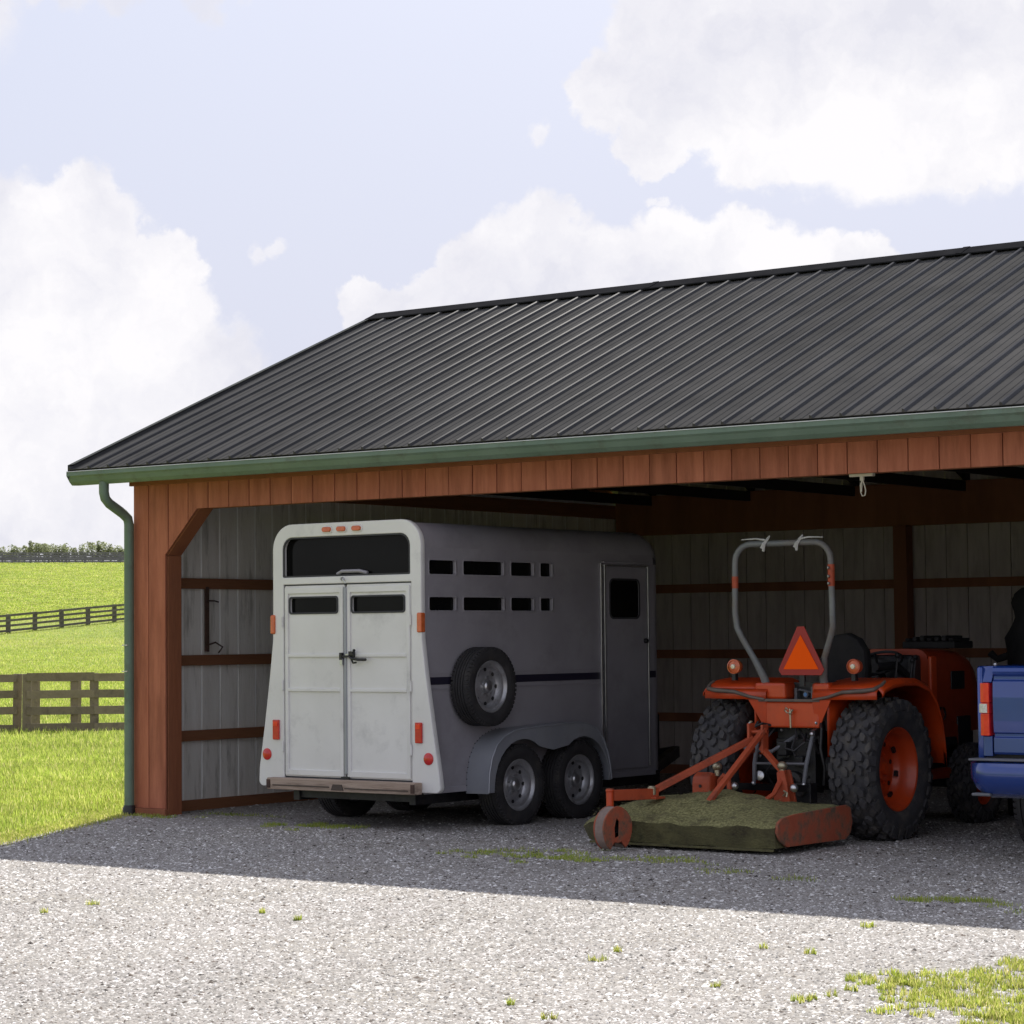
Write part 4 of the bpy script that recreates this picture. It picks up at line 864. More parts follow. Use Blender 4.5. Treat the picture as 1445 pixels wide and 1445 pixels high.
# fenders: wrap over the rear wheels
for s_ in (1, -1):
    prof = [(-.34, 1.075), (-.30, 1.105), (-.18, 1.135), (0, 1.15), (.2, 1.145), (.38, 1.10), (.50, 1.0), (.58, .86), (.62, .70), (.64, .52)]
    x0, x1 = s_*.30, s_*.735; n = len(prof)
    fm = MB(); vs = []
    for a, b in prof: vs += [(x0, a, b), (x1-s_*.03, a, b), (x1, a+.0, b-.03), (x1, a, b-.055)]
    fs = [(4*i+k, 4*i+k+1, 4*i+k+5, 4*i+k+4) for i in range(n-1) for k in range(3)]
    # inner skirt
    o_ = len(vs); vs += [(x0, a, b) for a, b in prof]+[(x0, a, .60) for a, b in prof]
    fs += [(o_+i, o_+i+1, o_+n+i+1, o_+n+i) for i in range(n-1)]
    fm.add(vs, fs)
    ob = fm.build('fender', m_org, K, smooth=True); md = ob.modifiers.new('thick', 'SOLIDIFY'); md.thickness = .008
    # rear flange curling down
    fl = MB(); vs = []
    for a, b in ((-.34, 1.075), (-.365, 1.05), (-.37, 1.0)): vs += [(s_*.19, a, b), (s_*.70, a, b+.005)]
    fl.add(vs, [(0,1,3,2),(2,3,5,4)]); ob = fl.build('fender_back', m_org, K, smooth=True); md = ob.modifiers.new('thick', 'SOLIDIFY'); md.thickness = .01
    ob = MB().add([(s_*.19,-.36,1.0),(s_*.34,-.36,1.0),(s_*.225,-.33,.80),(s_*.2,-.33,.80)], [(0,1,2,3)]).build('fender_gusset', m_org, K); md = ob.modifiers.new('thick', 'SOLIDIFY'); md.thickness = .01
    wl = part_empty('work_lamp', K, (s_*.49, -.30, 1.235))
    MB().lathe((0, 0, 0), (0, -1, 0), [(.02, -.09), (.045, -.05), (.054, -.01), (.053, .010), (.044, .012)], 28).build('lamp_shell', m_amb if s_ < 0 else m_orgr, wl, smooth=True)
    MB().lathe((0, 0, 0), (0, -1, 0), [(.045, .005), (.03, .013), (.001, .015)], 24).build('lamp_ring', m_amb, wl, smooth=True)
    MB().lathe((0, 0, 0), (0, -1, 0), [(.022, .010), (.017, .022), (.001, .024)], 8).build('bulb_cover', m_lens, wl)
    MB().box(-.015, .015, -.01, .03, -.10, -.055).build('lamp_bracket', m_blk, wl)
    pz = [(s_*.20, -.37, 1.0), (s_*.32, -.375, 1.02), (s_*.44, -.385, 1.055), (s_*.60, -.39, 1.065), (s_*.675, -.36, 1.075), (s_*.70, -.30, 1.10), (s_*.70, -.24, 1.13)]
    MB().tube(pz, [.010,.012,.014,.016,.016,.014,.010], 10).build('fender_rail', m_pipe, K, smooth=True)
# centre body
MB().box(-.20, .235, -.355, -.30, .80, .985).build('rear_panel', m_org, K, bevel=.012)
MB().box(-.30, -.045, -.34, -.0, 1.0, 1.12).build('seat_platform', m_org, K, bevel=.02)
MB().box(.17, .31, -.34, -.0, 1.0, 1.12).build('seat_platform', m_org, K, bevel=.02)
MB().box(-.25, .25, -.372, -.352, .985, 1.005).build('cross_rail', m_pipe, K, bevel=.003)
cv = MB(); cv.box(-.05, .175, -.20, -.18, .99, 1.12); cv.build('control_recess', m_blk, K)
c2 = MB(); c2.lathe((.075, -.205, 1.035), (0, -1, 0), [(.022, 0), (.022, .05), (.001, .05)], 12); c2.box(-.02, .0, -.25, -.2, 1.0, 1.08); c2.box(.12, .15, -.26, -.2, 1.01, 1.09); c2.tube([(-.02, -.22, 1.06), (.03, -.26, 1.07), (.12, -.24, 1.05)], .008, 6); c2.build('hydraulic_couplers', m_step, K, smooth=True)
MB().lathe((.075, -.256, 1.035), (0, -1, 0), [(.014, 0), (.014, .006), (.001, .006)], 12).build('coupler_cap', mat('blue_cap', (.1, .25, .5)), K)
# SMV emblem
sv_ = part_empty('slow_vehicle_emblem', K, (.125, -.40, 1.175))
def tri(wb, h, cut, dz=0): 
    return [(-wb/2, cut+dz), (-wb/2+cut*.6, dz), (wb/2-cut*.6, dz), (wb/2, cut+dz), (cut*.7, h+dz), (-cut*.7, h+dz)]
plate('emblem_border', [tri(.37, .345, .04)], .006, m_smvr, sv_, 'xz', 0, .001)
plate('emblem_centre', [[(-.142, .042), (.142, .042), (0, .285)]], .003, m_smvo, sv_, 'xz', -.006)
MB().box(-.02, .02, .004, .02, -.08, .2).build('emblem_bracket', m_blk, sv_)
# roll bar
for s_ in (1,):
    pp = [(-.205, -.22, .78), (-.205, -.235, .90), (-.225, -.27, 1.06), (-.235, -.31, 1.16), (-.29, -.36, 1.30), (-.365, -.40, 1.45), (-.392, -.415, 1.52), (-.397, -.43, 1.62), (-.392, -.43, 1.95)]
    pp += [(-.39+.13*(1-cos(R(a))), -.43, 1.99+.125*sin(R(a))) for a in (0, 20, 40, 60, 80, 90)]
    lf = pp; rt_ = [(-x_, y_, z_) for x_, y_, z_ in reversed(pp)]
    rt_[-1] = (.245, -.22, .78); rt_[-2] = (.245, -.235, .90); rt_[-3] = (.245, -.27, 1.06); rt_[-4] = (.25, -.31, 1.16)
    MB().tube(lf+rt_, [.030]*4+[.0225]*(len(lf)*2-8)+[.030]*4, 14).build('roll_bar', m_rops, K, smooth=True)
MB().tube([(-.393, -.43, 1.80), (-.393, -.43, 1.885)], .0245, 14).build('red_band', m_orgr, K, smooth=True)
MB().tube([(.393, -.43, 1.80), (.393, -.43, 1.955)], .0250, 14).build('red_band', m_orgr, K, smooth=True)
bb = MB()
for z in (1.82, 1.87, 1.93): bb.lathe((.393, -.46, z), (-.6, -1, 0), [(.010, 0), (.010, .012), (.001, .014)], 8)
bb.build('band_bolt', m_alu, K)
for x, sg in ((-.13, -1), (.14, 1)):
    rg_ = MB(); rg_.tube([(x-.01, -.455, 2.06), (x+.0, -.462, 2.11), (x+.02, -.44, 2.15), (x+.03, -.43, 2.17)], [.010, .013, .010, .005], 6); rg_.tube([(x, -.44, 2.14), (x+sg*.08, -.44, 2.152), (x+sg*.2, -.44, 2.148)], [.008, .006, .003], 6); rg_.tube([(x, -.457, 2.12), (x-.02, -.460, 2.08)], [.012, .015], 6)
    rg_.build('tied_strap', m_rag, K, smooth=True)
# seat
se = MB(); se.prism([(.25, .98), (.75, .98), (.76, 1.08), (.25, 1.09)], -.23, .23, 'yz')
se.build('seat_cushion', m_cloth, K, bevel=.03)
sb_ = MB(); prof = [(-.19, 1.05), (.19, 1.05), (.20, 1.2), (.19, 1.34), (.13, 1.43), (.04, 1.47), (-.06, 1.46), (-.14, 1.41), (-.19, 1.30), (-.20, 1.2)]
sb_.prism(prof, .42, .54, 'xz'); sb_.build('seat_back', m_cloth, K, bevel=.035)
MB().tube([(.26, .45, 1.22), (.27, .75, 1.23), (.27, .95, 1.14)], .03, 8).build('armrest', m_cloth, K, smooth=True)
MB().tube([(-.26, .45, 1.22), (-.27, .75, 1.23)], .03, 8).build('armrest', m_cloth, K, smooth=True)
stw = MB(); stw.lathe((0, .98, 1.24), (0, -.5, 1), [(.19, -.012), (.202, 0), (.19, .012), (.178, 0)], 32, closed=True); stw.tube([(0, 1.25, .9), (0, .98, 1.23)], .03, 8)
for a in (0, 120, 240): stw.tube([(0, .98, 1.235), (.185*cos(R(a)), .98+.16*sin(R(a)), 1.235+.08*sin(R(a)))], .012, 6)
stw.build('steering_wheel', m_blk, K, smooth=True)
lv = MB()
for x, y, h_ in ((.33, .62, .22), (.36, .8, .18), (.31, .95, .2)): lv.tube([(x, y, 1.08), (x+.01, y+.03, 1.08+h_)], .008, 6); lv.ball((x+.01, y+.03, 1.08+h_), .022, 8)
lv.build('control_lever', m_blk, K, smooth=True)
# dash, hood
MB().box(-.22, .22, 1.12, 1.30, .75, 1.30).build('dashboard', m_blk, K, bevel=.03)
hd = MB(); ys_ = [(1.26, 1.345, .285), (1.6, 1.34, .285), (1.85, 1.325, .283), (2.0, 1.29, .28), (2.1, 1.22, .272), (2.17, 1.10, .262), (2.20, .95, .25)]
vs = []; m7 = 11
for y, zt_, hw in ys_:
    r = .10
    vs += [(hw, y, .70), (hw+.005, y, .95 if zt_ > 1.1 else .85)]
    for a in (0, 30, 60, 90): vs.append((hw-r+r*cos(R(a)), y, zt_-r+r*sin(R(a))))
    for a in (90, 120, 150, 180): vs.append((-hw+r+r*cos(R(a)), y, zt_-r+r*sin(R(a))))
    vs.append((-hw, y, .70))
fs = [(i*m7+k, i*m7+k+1, (i+1)*m7+k+1, (i+1)*m7+k) for i in range(len(ys_)-1) for k in range(m7-1)]+[tuple((len(ys_)-1)*m7+k for k in range(m7)), tuple(k for k in range(m7))]
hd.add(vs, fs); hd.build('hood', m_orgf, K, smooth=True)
MB().box(.289, .30, 1.62, 1.85, 1.03, 1.17).build('hood_vent', m_blk, K, bevel=.006)
MB().box(.286, .32, 1.24, 1.34, .58, 1.29).build('hood_side_strip', m_org, K, bevel=.014)
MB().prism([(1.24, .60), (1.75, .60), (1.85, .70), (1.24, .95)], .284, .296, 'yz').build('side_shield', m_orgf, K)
ty_ = MB(); ty_.box(-.12, .33, 1.62, 1.95, 1.345, 1.40); 
for k in range(7): ty_.box(-.10+k*.062, -.062+k*.062, 1.63, 1.94, 1.40, 1.425+.01*(k % 3))
ty_.build('black_tray', m_cloth, K, bevel=.01)
en = MB(); en.box(-.22, .22, .9, 2.15, .40, .75); en.lathe((.26, 1.55, .62), (0, 1, 0), [(.06, -.12), (.06, .12)], 12); en.tube([(.25, 1.2, .7), (.3, 1.4, .55), (.28, 1.7, .5)], .02, 6); en.box(.18, .30, 1.72, 1.95, .55, .82); en.lathe((.25, 1.45, .85), (1, 0, 0), [(.05, 0), (.05, .06)], 12)
en.build('engine_block', m_blk, K, bevel=.01)
ax = MB(); ax.lathe((0, 1.72, .33), (1, 0, 0), [(.06, -.5), (.06, .5)], 14); ax.box(-.1, .1, .9, 1.9, .30, .42); ax.build('front_axle', m_blk, K)
fb = MB(); fb.box(-.40, .42, 2.12, 2.22, .36, .46); fb.box(.30, .36, .9, 2.2, .36, .44); fb.box(-.36, -.30, .9, 2.2, .36, .44); fb.build('front_frame', m_orgf, K, bevel=.008)
# transmission and three-point hitch
tm = MB(); tm.lathe((0, 0, .50), (1, 0, 0), [(.13, -.42), (.13, -.2), (.16, -.14), (.16, .14), (.13, .2), (.13, .42)], 18)
tm.box(-.16, .16, -.28, .95, .38, .72); tm.box(-.17, .17, -.24, -.05, .68, .84); tm.lathe((0, -.28, .42), (0, -1, 0), [(.07, 0), (.065, .05), (.03, .055), (.025, .12), (.001, .12)], 16)
for x in (-.1, .1):
    for z in (.45, .55, .65): tm.lathe((x, -.28, z), (0, -1, 0), [(.012, 0), (.012, .015), (.001, .016)], 6)
tm.build('transmission_case', m_blk, K, bevel=.012)
la = MB()
for s_ in (-1, 1):
    la.bar((s_*.16, -.10, .82), (s_*.22, -.42, .76), .035, .055)
la.lathe((0, -.12, .80), (1, 0, 0), [(.04, -.18), (.04, .18)], 12)
la.build('lift_arm', m_blk, K, bevel=.006)
for s_ in (-1, 1):
    MB().tube([(s_*.22, -.42, .76), (s_*.21, -.50, .55), (s_*.20, -.53, .40)], [.013, .016, .013], 8).build('lift_rod', m_step, K, smooth=True)
    MB().bar((s_*.16, -.18, .36), (s_*.24, -.72, .40), .018, .05).build('lower_link', m_blk, K, bevel=.004)
    q_ = MB(); q_.ball((s_*.24, -.73, .40), .03, 10); q_.ball((s_*.22, -.43, .76), .018, 8); q_.ball((s_*.205, -.53, .41), .016, 8); q_.build('link_ball', m_alu, K, smooth=True)
MB().tube([(-.21, -.50, .55), (.21, -.50, .555)], .009, 8).build('stay_rod', m_step, K)
tl_ = MB(); tl_.tube([(0, -.26, .74), (-.06, -.36, .68), (-.13, -.40, .63), (-.25, -.42, .64), (-.33, -.44, .655)], [.016, .014, .014, .013, .016], 8); tl_.build('top_link', m_step, K, smooth=True)
MB().tube([(.02, -.30, .82), (.05, -.36, .74), (.04, -.40, .66), (.08, -.42, .60)], .009, 6).build('hose', m_blk, K, smooth=True); MB().tube([(.04, -.3, .8), (.12, -.36, .72), (.2, -.38, .70), (.22, -.34, .62)], .009, 6).build('hose', m_blk, K, smooth=True); MB().tube([(-.15, -.3, .8), (-.19, -.4, .7), (-.24, -.42, .6)], .008, 6).build('hose', m_blk, K, smooth=True); hp = MB(); hp.box(.10, .24, -.50, -.40, .28, .42); hp.lathe((.17, -.50, .36), (0, -1, 0), [(.035, 0), (.035, .03), (.001, .03)], 10)
hp.build('valve_block', m_blk, K, bevel=.006)
for pts_, r_ in (([(-.12,-.30,.80),(-.20,-.40,.83),(-.27,-.42,.80),(-.24,-.44,.72)], .010), ([(.10,-.30,.76),(.14,-.40,.70),(.08,-.44,.64),(.0,-.44,.66)], .009), ([(.22,-.30,.86),(.27,-.38,.80),(.27,-.40,.66),(.29,-.38,.52),(.27,-.36,.40)], .012), ([(-.05,-.30,.58),(-.10,-.42,.56),(-.17,-.42,.48),(-.15,-.36,.40)], .009), ([(-.27,-.34,.84),(-.30,-.40,.76),(-.27,-.44,.68)], .008)):
    MB().tube(pts_, r_, 7).build('hydraulic_line', m_blk, K, smooth=True)
MB().box(-.10, -.02, -.38, -.28, .60, .70).build('valve_block', m_blk, K, bevel=.01)
MB().box(.03, .10, -.36, -.28, .52, .60).build('valve_block', m_blk, K, bevel=.01)
MB().lathe((-.19, -.46, .46), (.3, -1, .1), [(.035, 0), (.035, .03), (.018, .035), (.001, .036)], 12).build('link_washer', m_alu, K, smooth=True)
pn = MB(); pn.tube([(.02, -.38, .80), (.02, -.385, .90), (.015, -.38, .935)], .007, 8); pn.tube([(-.005, -.38, .905), (-.02, -.39, .925), (-.01, -.39, .945), (.0, -.385, .93)], .006, 6); pn.tube([(.02, -.385, .905), (.045, -.39, .93)], .007, 6); pn.ball((.02, -.385, .905), .014, 8)
pn.build('linchpin', m_bras, K, smooth=True)
bs = MB()
for x, z in ((-.1, .78), (.12, .80), (.02, .72), (-.2, .6), (.19, .62), (-.05, .60), (.08, .5), (-.13, .44), (-.28, .83), (.26, .84)): bs.ball((x, -.30 if abs(x)<.17 else -.44, z), .012, 6)
bs.build('bolt_heads', m_alu, K, kind='stuff')
MB().bar((-.02, -.1, .30), (-.02, -.55, .30), .07, .025).build('drawbar', m_blk, K)

# ------------------------------------------------------------------ rotary mower
W_ = thing('rotary_mower', 'orange rotary mower with mossy deck and small tail wheel, on gravel behind the tractor', 'mower', (5.83, -.10, 0), 0)
# deck: lofted over x and y with rough outline
xl, xr, yf, yb = -.87, .715, -.52, .44
nxn, nyn = 40, 26; vs = []
for j in range(nyn):
    for i in range(nxn):
        u = i/(nxn-1); v = j/(nyn-1); x = xl+(xr-xl)*u; y = yf+(yb-yf)*v
        if u < .12: y = y*(1-.22*(1-u/.12)**2)
        ridge = max(0, 1-abs(v-.62)/.5); z = .215+.06*min(1, v*3.2)
        z += .115*(max(0, 1-abs(u-.5)/.42)**.8)*(ridge**.7)
        z -= .018*(j == 0)
        z += .006*sin(x*9+y*5)+.005*sin(x*23+y*17)+.0025*rng.normal()
        z -= .05*max(0, (.10-u)/.10)
        vs.append((x, y, z))
fs = [(j*nxn+i, j*nxn+i+1, (j+1)*nxn+i+1, (j+1)*nxn+i) for j in range(nyn-1) for i in range(nxn-1)]
dk_ = MB(); dk_.add(vs, fs)
# skirt round
loop = [j*nxn for j in range(nyn-1, 0, -1)]+list(range(nxn))+[j*nxn+nxn-1 for j in range(1, nyn)]+[(nyn-1)*nxn+i for i in range(nxn-2, 0, -1)]
n0 = len(dk_.V); 
for q in loop:
    x, y, z = vs[q]; dk_.V.append((x*1.018, y*1.035, z-.012)); 
for q in loop:
    x, y, z = vs[q]; dk_.V.append((x*.99, y*.95, .045+.004*sin(x*11)))
ml = len(loop)
for i in range(ml):
    j = (i+1) % ml; dk_.F.append((loop[i], loop[j], n0+j, n0+i)); dk_.F.append((n0+i, n0+j, n0+ml+j, n0+ml+i))
ob = dk_.build('mossy_deck', m_moss, W_, smooth=True); ob.data.materials.append(m_skirt)
for p in ob.data.polygons:
    if max(p.vertices) >= n0+ml: p.material_index = 1
MB().box(-.77, .70, -.515, -.495, .03, .045).build('deck_lip', m_skirt, W_)
# right end plate: worn orange
ep = [(-.40, .055), (-.49, .10), (-.535, .16), (-.52, .22), (-.46, .25), (-.30, .265), (.43, .285), (.48, .26), (.50, .17), (.47, .09), (.40, .05)]
plate('end_plate', [ep], .02, m_rust, W_, 'yz', .738, .004)
# clumps of cut grass and moss lying on the deck
def deck_z(x, y):
    u = (x-xl)/(xr-xl); v = (y-yf)/(yb-yf); ridge = max(0, 1-abs(v-.62)/.5)
    return .215+.06*min(1, v*3.2)+.115*(max(0, 1-abs(u-.5)/.42)**.8)*(ridge**.7)
nq = 500; xq = rng.uniform(xl+.04, xr-.02, nq); yq = rng.uniform(yf+.02, yb, nq); zq = np.array([deck_z(a, b) for a, b in zip(xq, yq)])
o = scatter_mesh('moss_clump', m_moss, np.stack([xq, yq, zq], 1), 0, OCT, rng.uniform(.003, .008, nq), np.stack([np.ones(nq)*1.2, np.ones(nq), np.ones(nq)*.6], 1)); o.parent = W_
# A-frame
def bar_(name, p, q, w__, h__, m=m_orgr, up=(0, 0, 1), b=.004): return MB().bar(p, q, w__, h__, up).build(name, m, W_, bevel=b)
AX, AY, AZ = .09, .36, .80
ap = MB(); ap.box(AX-.075, AX-.055, AY-.04, AY+.04, AZ-.17, AZ+.04); ap.box(AX+.035, AX+.055, AY-.04, AY+.04, AZ-.17, AZ+.03); ap.lathe((AX-.08, AY, AZ-.02), (1, 0, 0), [(.014, 0), (.014, .15)], 10); ap.build('top_lug', m_orgr, W_, bevel=.004)
MB().lathe((AX-.065, AY, AZ+.045), (0, 0, 1), [(.012, 0), (.012, .01), (.001, .012)], 8).build('lug_pin', m_bras, W_)
bar_('mast_bar', (AX-.05, AY, AZ-.07), (-.42, -.22, .385), .05, .045)      # long bar towards the tail wheel arm
bar_('mast_bar', (AX+.045, AY, AZ+.0), (.0, -.22, .29), .045, .03)
bar_('mast_bar', (AX+.02, AY, AZ-.13), (.32, .30, .50), .045, .03)
bar_('mast_bar', (AX-.05, AY, AZ-.13), (-.2, .36, .42), .045, .03)
# curved strap to the right lug
MB().tube([(.30, .28, .50), (.325, .24, .44), (.32, .16, .36), (.29, .06, .31), (.26, -.0, .285)], [.022,.02,.018,.016,.014], 6).build('curved_strap', m_orgr, W_, smooth=True)
# lower hitch lugs
lug = [(.25, .24), (.41, .24), (.375, .44), (.355, .52), (.325, .52), (.30, .44)]
MB().prism(lug, .24, .262, 'xz').build('hitch_lug', m_orgr, W_, bevel=.004)
MB().prism([(x_+.0, z_) for x_, z_ in lug], .32, .342, 'xz').build('hitch_lug', m_orgr, W_, bevel=.004)
# left lug is a rounded cover with a bent guard
cvr = [(-.27, .27), (-.14, .27)]+[(-.14+.0*k, .42) for k in range(1)]+[(-.205+.065*cos(R(a)), .42+.065*sin(R(a))) for a in (20, 50, 90, 130, 160)]+[(-.27, .42)]
MB().prism([(y_, z_) for y_, z_ in [(.14, .31), (.30, .31), (.30, .44), (.27, .48), (.20, .495), (.15, .47), (.14, .42)]], -.34, -.19, 'yz').build('gearbox_cover', m_orgr, W_, bevel=.02)
gb = MB(); gb.tube([(-.16, .22, .33), (-.155, .22, .44), (-.12, .22, .475), (-.08, .22, .45), (-.075, .22, .38), (-.09, .22, .33)], .018, 8); gb.build('bent_guard', m_orgr, W_, smooth=True)
MB().lathe((-.265, .138, .40), (0, -1, 0), [(.012, 0), (.012, .004), (.001, .004)], 8).build('cover_hole', m_blk, W_)
for x, y, z in ((-.185, .24, .50), (.315, .29, .515)):
    kn = MB(); kn.ball((x, y, z+.035), .036, 14, (1, 1, .85)); kn.lathe((x, y, z-.03), (0, 0, 1), [(.02, 0), (.02, .04)], 10); kn.build('pin_knob', m_bras, W_, smooth=True)
pk = MB(); pk.tube([(.355, .235, .38), (.39, .225, .365), (.385, .22, .34)], .007, 6); pk.tube([(.355, .23, .345), (.385, .22, .37)], .006, 6); pk.build('lynch_clip', m_bras, W_, smooth=True)
# clevis feet
for x, y, z in ((-.03, -.28, .265), (.235, -.03, .285)):
    cl_ = MB(); cl_.tube([(x+.05, y+.03, z+.02), (x, y, z), (x-.035, y-.02, z-.012), (x-.02, y-.045, z-.02), (x+.03, y-.02, z-.01)], .009, 6); cl_.lathe((x-.02, y-.02, z), (0, 0, 1), [(.016, -.015), (.016, .018), (.001, .02)], 8); cl_.build('clevis', mat('rusty_chain', (.22, .17, .06), (.3, .14, .07), 20, .8), W_, smooth=True)
# tail-wheel arm, pivot and wheel
bar_('tail_arm', (-.38, -.24, .365), (-.47, -.66, .375), .03, .075)
MB().lathe((-.40, -.28, .39), (0, 0, 1), [(.03, -.03), (.03, .02), (.02, .03), (.001, .03)], 12).build('arm_bolt', m_bras, W_, smooth=True)
MB().box(-.46, -.34, -.32, -.2, .33, .345).build('arm_foot', m_orgr, W_, bevel=.003)
pv = MB(); pv.lathe((-.475, -.69, .24), (0, 0, 1), [(.026, 0), (.026, .16), (.03, .165), (.03, .175), (.001, .178)], 16); pv.build('pivot_tube', m_org, W_, smooth=True)
MB().lathe((-.475, -.69, .41), (0, 0, 1), [(.027, .0), (.027, .012), (.001, .014)], 12).build('pivot_cap', m_rust, W_)
fk = MB(); fk.box(-.50, -.44, -.72, -.62, .235, .25); fk.box(-.44, -.43, -.78, -.66, .08, .25); fk.build('wheel_fork', m_blk, W_)
tail = part_empty('tail_wheel', W_, (-.42, -.74, .155)); tail.rotation_euler = (0, 0, R(-6))
def disc(x, r, nm):
    out_ = []
    for k in range(48):
        a = 2*pi*k/48-pi/2; rr = r*(1+.012*sin(5*a))
        if abs(((a+pi/2+pi) % (2*pi))-pi) < .42: rr = r*.62
        out_.append((rr*cos(a), rr*sin(a)))
    slot = [(-.030, -.06), (.012, -.05), (.016, .05), (-.012, .075), (-.034, .01)]
    return plate(nm, [out_, slot], .012, m_rust, tail, 'yz', x, .003)
disc(.040, .152, 'wheel_disc'); disc(-.040, .152, 'wheel_disc')
MB().lathe((0, 0, 0), (1, 0, 0), [(.03, -.05), (.03, .03)], 14).build('wheel_hub', m_blk, tail)
rgm = MB()
for k in range(34):
    a0 = -pi/2+.5+(2*pi-1.0)*k/34; a1 = -pi/2+.5+(2*pi-1.0)*(k+1)/34
    p = [(x_, r_*cos(a_), r_*sin(a_)) for r_ in (.150, .12) for x_, a_ in ((-.040, a0), (.040, a0), (.040, a1), (-.040, a1))]
    rgm.add(p, [(0,1,2,3),(7,6,5,4),(0,4,5,1),(2,6,7,3)])
rgm.build('wheel_tread', mat('worn_grey_tread', (.17, .13, .11), (.3, .22, .19), 9, .8, bump=.4), tail, smooth=True)

# ------------------------------------------------------------------ pickup
B_ = thing('pickup_truck', 'blue pickup truck parked nose-in at the right edge, tailgate and red tail light showing', 'pickup truck', (7.81, -.20, 0), 0)
TW = 1.93; TL = 5.2
# bed side (left) with rounded corner
def bedside(x0, sgn):
    q = MB(); pl_ = [(0, .665), (0, 1.235), (.02, 1.25), (1.95, 1.25), (1.95, .48)]
    arcp = [(1.02+.46*cos(R(a)), .36+.44*sin(R(a))) for a in range(10, 171, 16)]
    pl_ += [(1.95, .42)]+arcp+[(.50, .42), (.10, .50), (.02, .60)]
    return pl_
for nm, x0, x1 in (('bed_side', .012, .05), ('bed_side', TW-.05, TW-.012)):
    q = plate(nm, [bedside(0, 1)], x1-x0, m_blue, B_, 'yz', (x0+x1)/2, .008)
# rear corner pillars with the lamp let in
for s_, xo in ((1, 0), (-1, TW)):
    def sx(v): return xo+s_*v
    # quarter-round pillar, plan section
    prof = [(.0, .10), (.008, .045), (.03, .012), (.06, 0.0), (.115, -.004), (.115, .10)]
    for z0, z1 in ((.672, .80), (1.145, 1.25)):
        q = MB(); n = len(prof); k_ = .0
        q.add([(sx(a), b, z0) for a, b in prof]+[(sx(a if z1 < 1.2 else a+.02), b+(0 if z1 < 1.2 else .01), z1) for a, b in prof], [(i, (i+1) % n, (i+1) % n+n, i+n) for i in range(n)]+[tuple(range(n)), tuple(range(n, 2*n))])
        q.build('corner_panel', m_blue, B_, bevel=.004)
    tlp = part_empty('tail_light', B_)
    pr = [(-.004, .13), (-.004, .045), (.026, .004), (.06, -.012), (.100, -.014), (.104, .08)]
    for z0, z1, mm_ in ((.803, .945, m_tl), (.947, 1.012, None), (1.014, 1.142, m_tl)):
        n = len(pr)
        if mm_ is not None:
            q = MB(); q.add([(sx(a), b, z0) for a, b in pr]+[(sx(a), b, z1) for a, b in pr], [(i, (i+1) % n, (i+1) % n+n, i+n) for i in range(n)]+[tuple(range(n)), tuple(range(n, 2*n))]); q.build('red_lens', m_tl, tlp, bevel=.004)
        else:
            q = MB(); q.add([(sx(a), b, z0) for a, b in pr]+[(sx(a), b, z1) for a, b in pr], [(i, (i+1) % n, (i+1) % n+n, i+n) for i in range(n)]); q.build('red_lens', m_tl, tlp)
            pr2 = [(.012, .01), (.03, -.004), (.06, -.018), (.088, -.019), (.088, .03)]; n = len(pr2)
            q = MB(); q.add([(sx(a), b, z0+.004) for a, b in pr2]+[(sx(a), b, z1-.004) for a, b in pr2], [(i, (i+1) % n, (i+1) % n+n, i+n) for i in range(n)]+[tuple(range(n)), tuple(range(n, 2*n))]); q.build('reverse_lens', m_clr, tlp)
# tailgate: pressed panel lofted in profile
tgp = [(.03, 1.252), (.008, 1.25), (-.010, 1.238), (-.014, 1.215), (-.010, 1.198), (.004, 1.185), (.004, 1.165), (-.012, 1.15), (-.016, 1.05), (-.014, .90), (-.008, .825), (.004, .818), (.004, .80), (-.006, .79), (-.008, .70), (.0, .685), (.04, .685), (.045, 1.25)]
q = MB(); q.prism([(y_, z_) for y_, z_ in tgp], .128, TW-.128, 'yz'); q.build('tailgate', m_blue, B_, bevel=.002)
MB().box(.75, 1.18, -.024, -.012, 1.02, 1.10).build('gate_handle', m_blk, B_, bevel=.01)
MB().ball((.135, .02, 1.26), .012, 8).build('gate_pin', m_alu, B_)
# bumper
bp_ = [(-.10, .645), (-.155, .635), (-.17, .60), (-.165, .52), (-.14, .45), (-.08, .415), (.02, .41), (.05, .44), (.05, .60), (.02, .655)]
bl = MB(); n = len(bp_); vs = []
xsn = [-.03, -.005, .05, .14, TW-.14, TW-.05, TW+.005, TW+.03]
for x in xsn:
    e_ = min(abs(x+.03), abs(TW+.03-x)); k = min(1, e_/.15); k = sin(k*pi/2)
    for y_, z_ in bp_:
        zl = z_ if z_ > .52 else (.52+(z_-.52)*(k if e_ < .12 else 1))
        vs.append((x, .02+(y_-.02)*(.25+.75*k), .60+(zl-.60)*(.75+.25*k)))
bl.add(vs, [(i*n+k, i*n+(k+1) % n, (i+1)*n+(k+1) % n, (i+1)*n+k) for i in range(len(xsn)-1) for k in range(n)]+[tuple(range(n)), tuple(range((len(xsn)-1)*n, len(xsn)*n))])
bl.build('rear_bumper', m_blue, B_, smooth=True)
MB().box(.0, TW, -.125, -.0, .648, .662).build('bumper_step', m_step, B_, bevel=.005)
MB().box(.03, .16, -.15, -.06, .425, .445).build('bumper_corner_pad', m_step, B_, bevel=.008)
MB().box(.7, 1.25, -.14, -.0, .33, .41).build('tow_hitch', m_blk, B_, bevel=.008)
# bed floor and front, chassis
MB().box(.05, TW-.05, .05, 1.95, .66, .70).build('bed_floor', m_blk, B_)
MB().box(.05, TW-.05, 1.88, 1.95, .66, 1.25).build('bed_front', m_blue, B_)
MB().box(.4, TW-.4, .1, TL-.4, .36, .52).build('chassis', m_blk, B_)
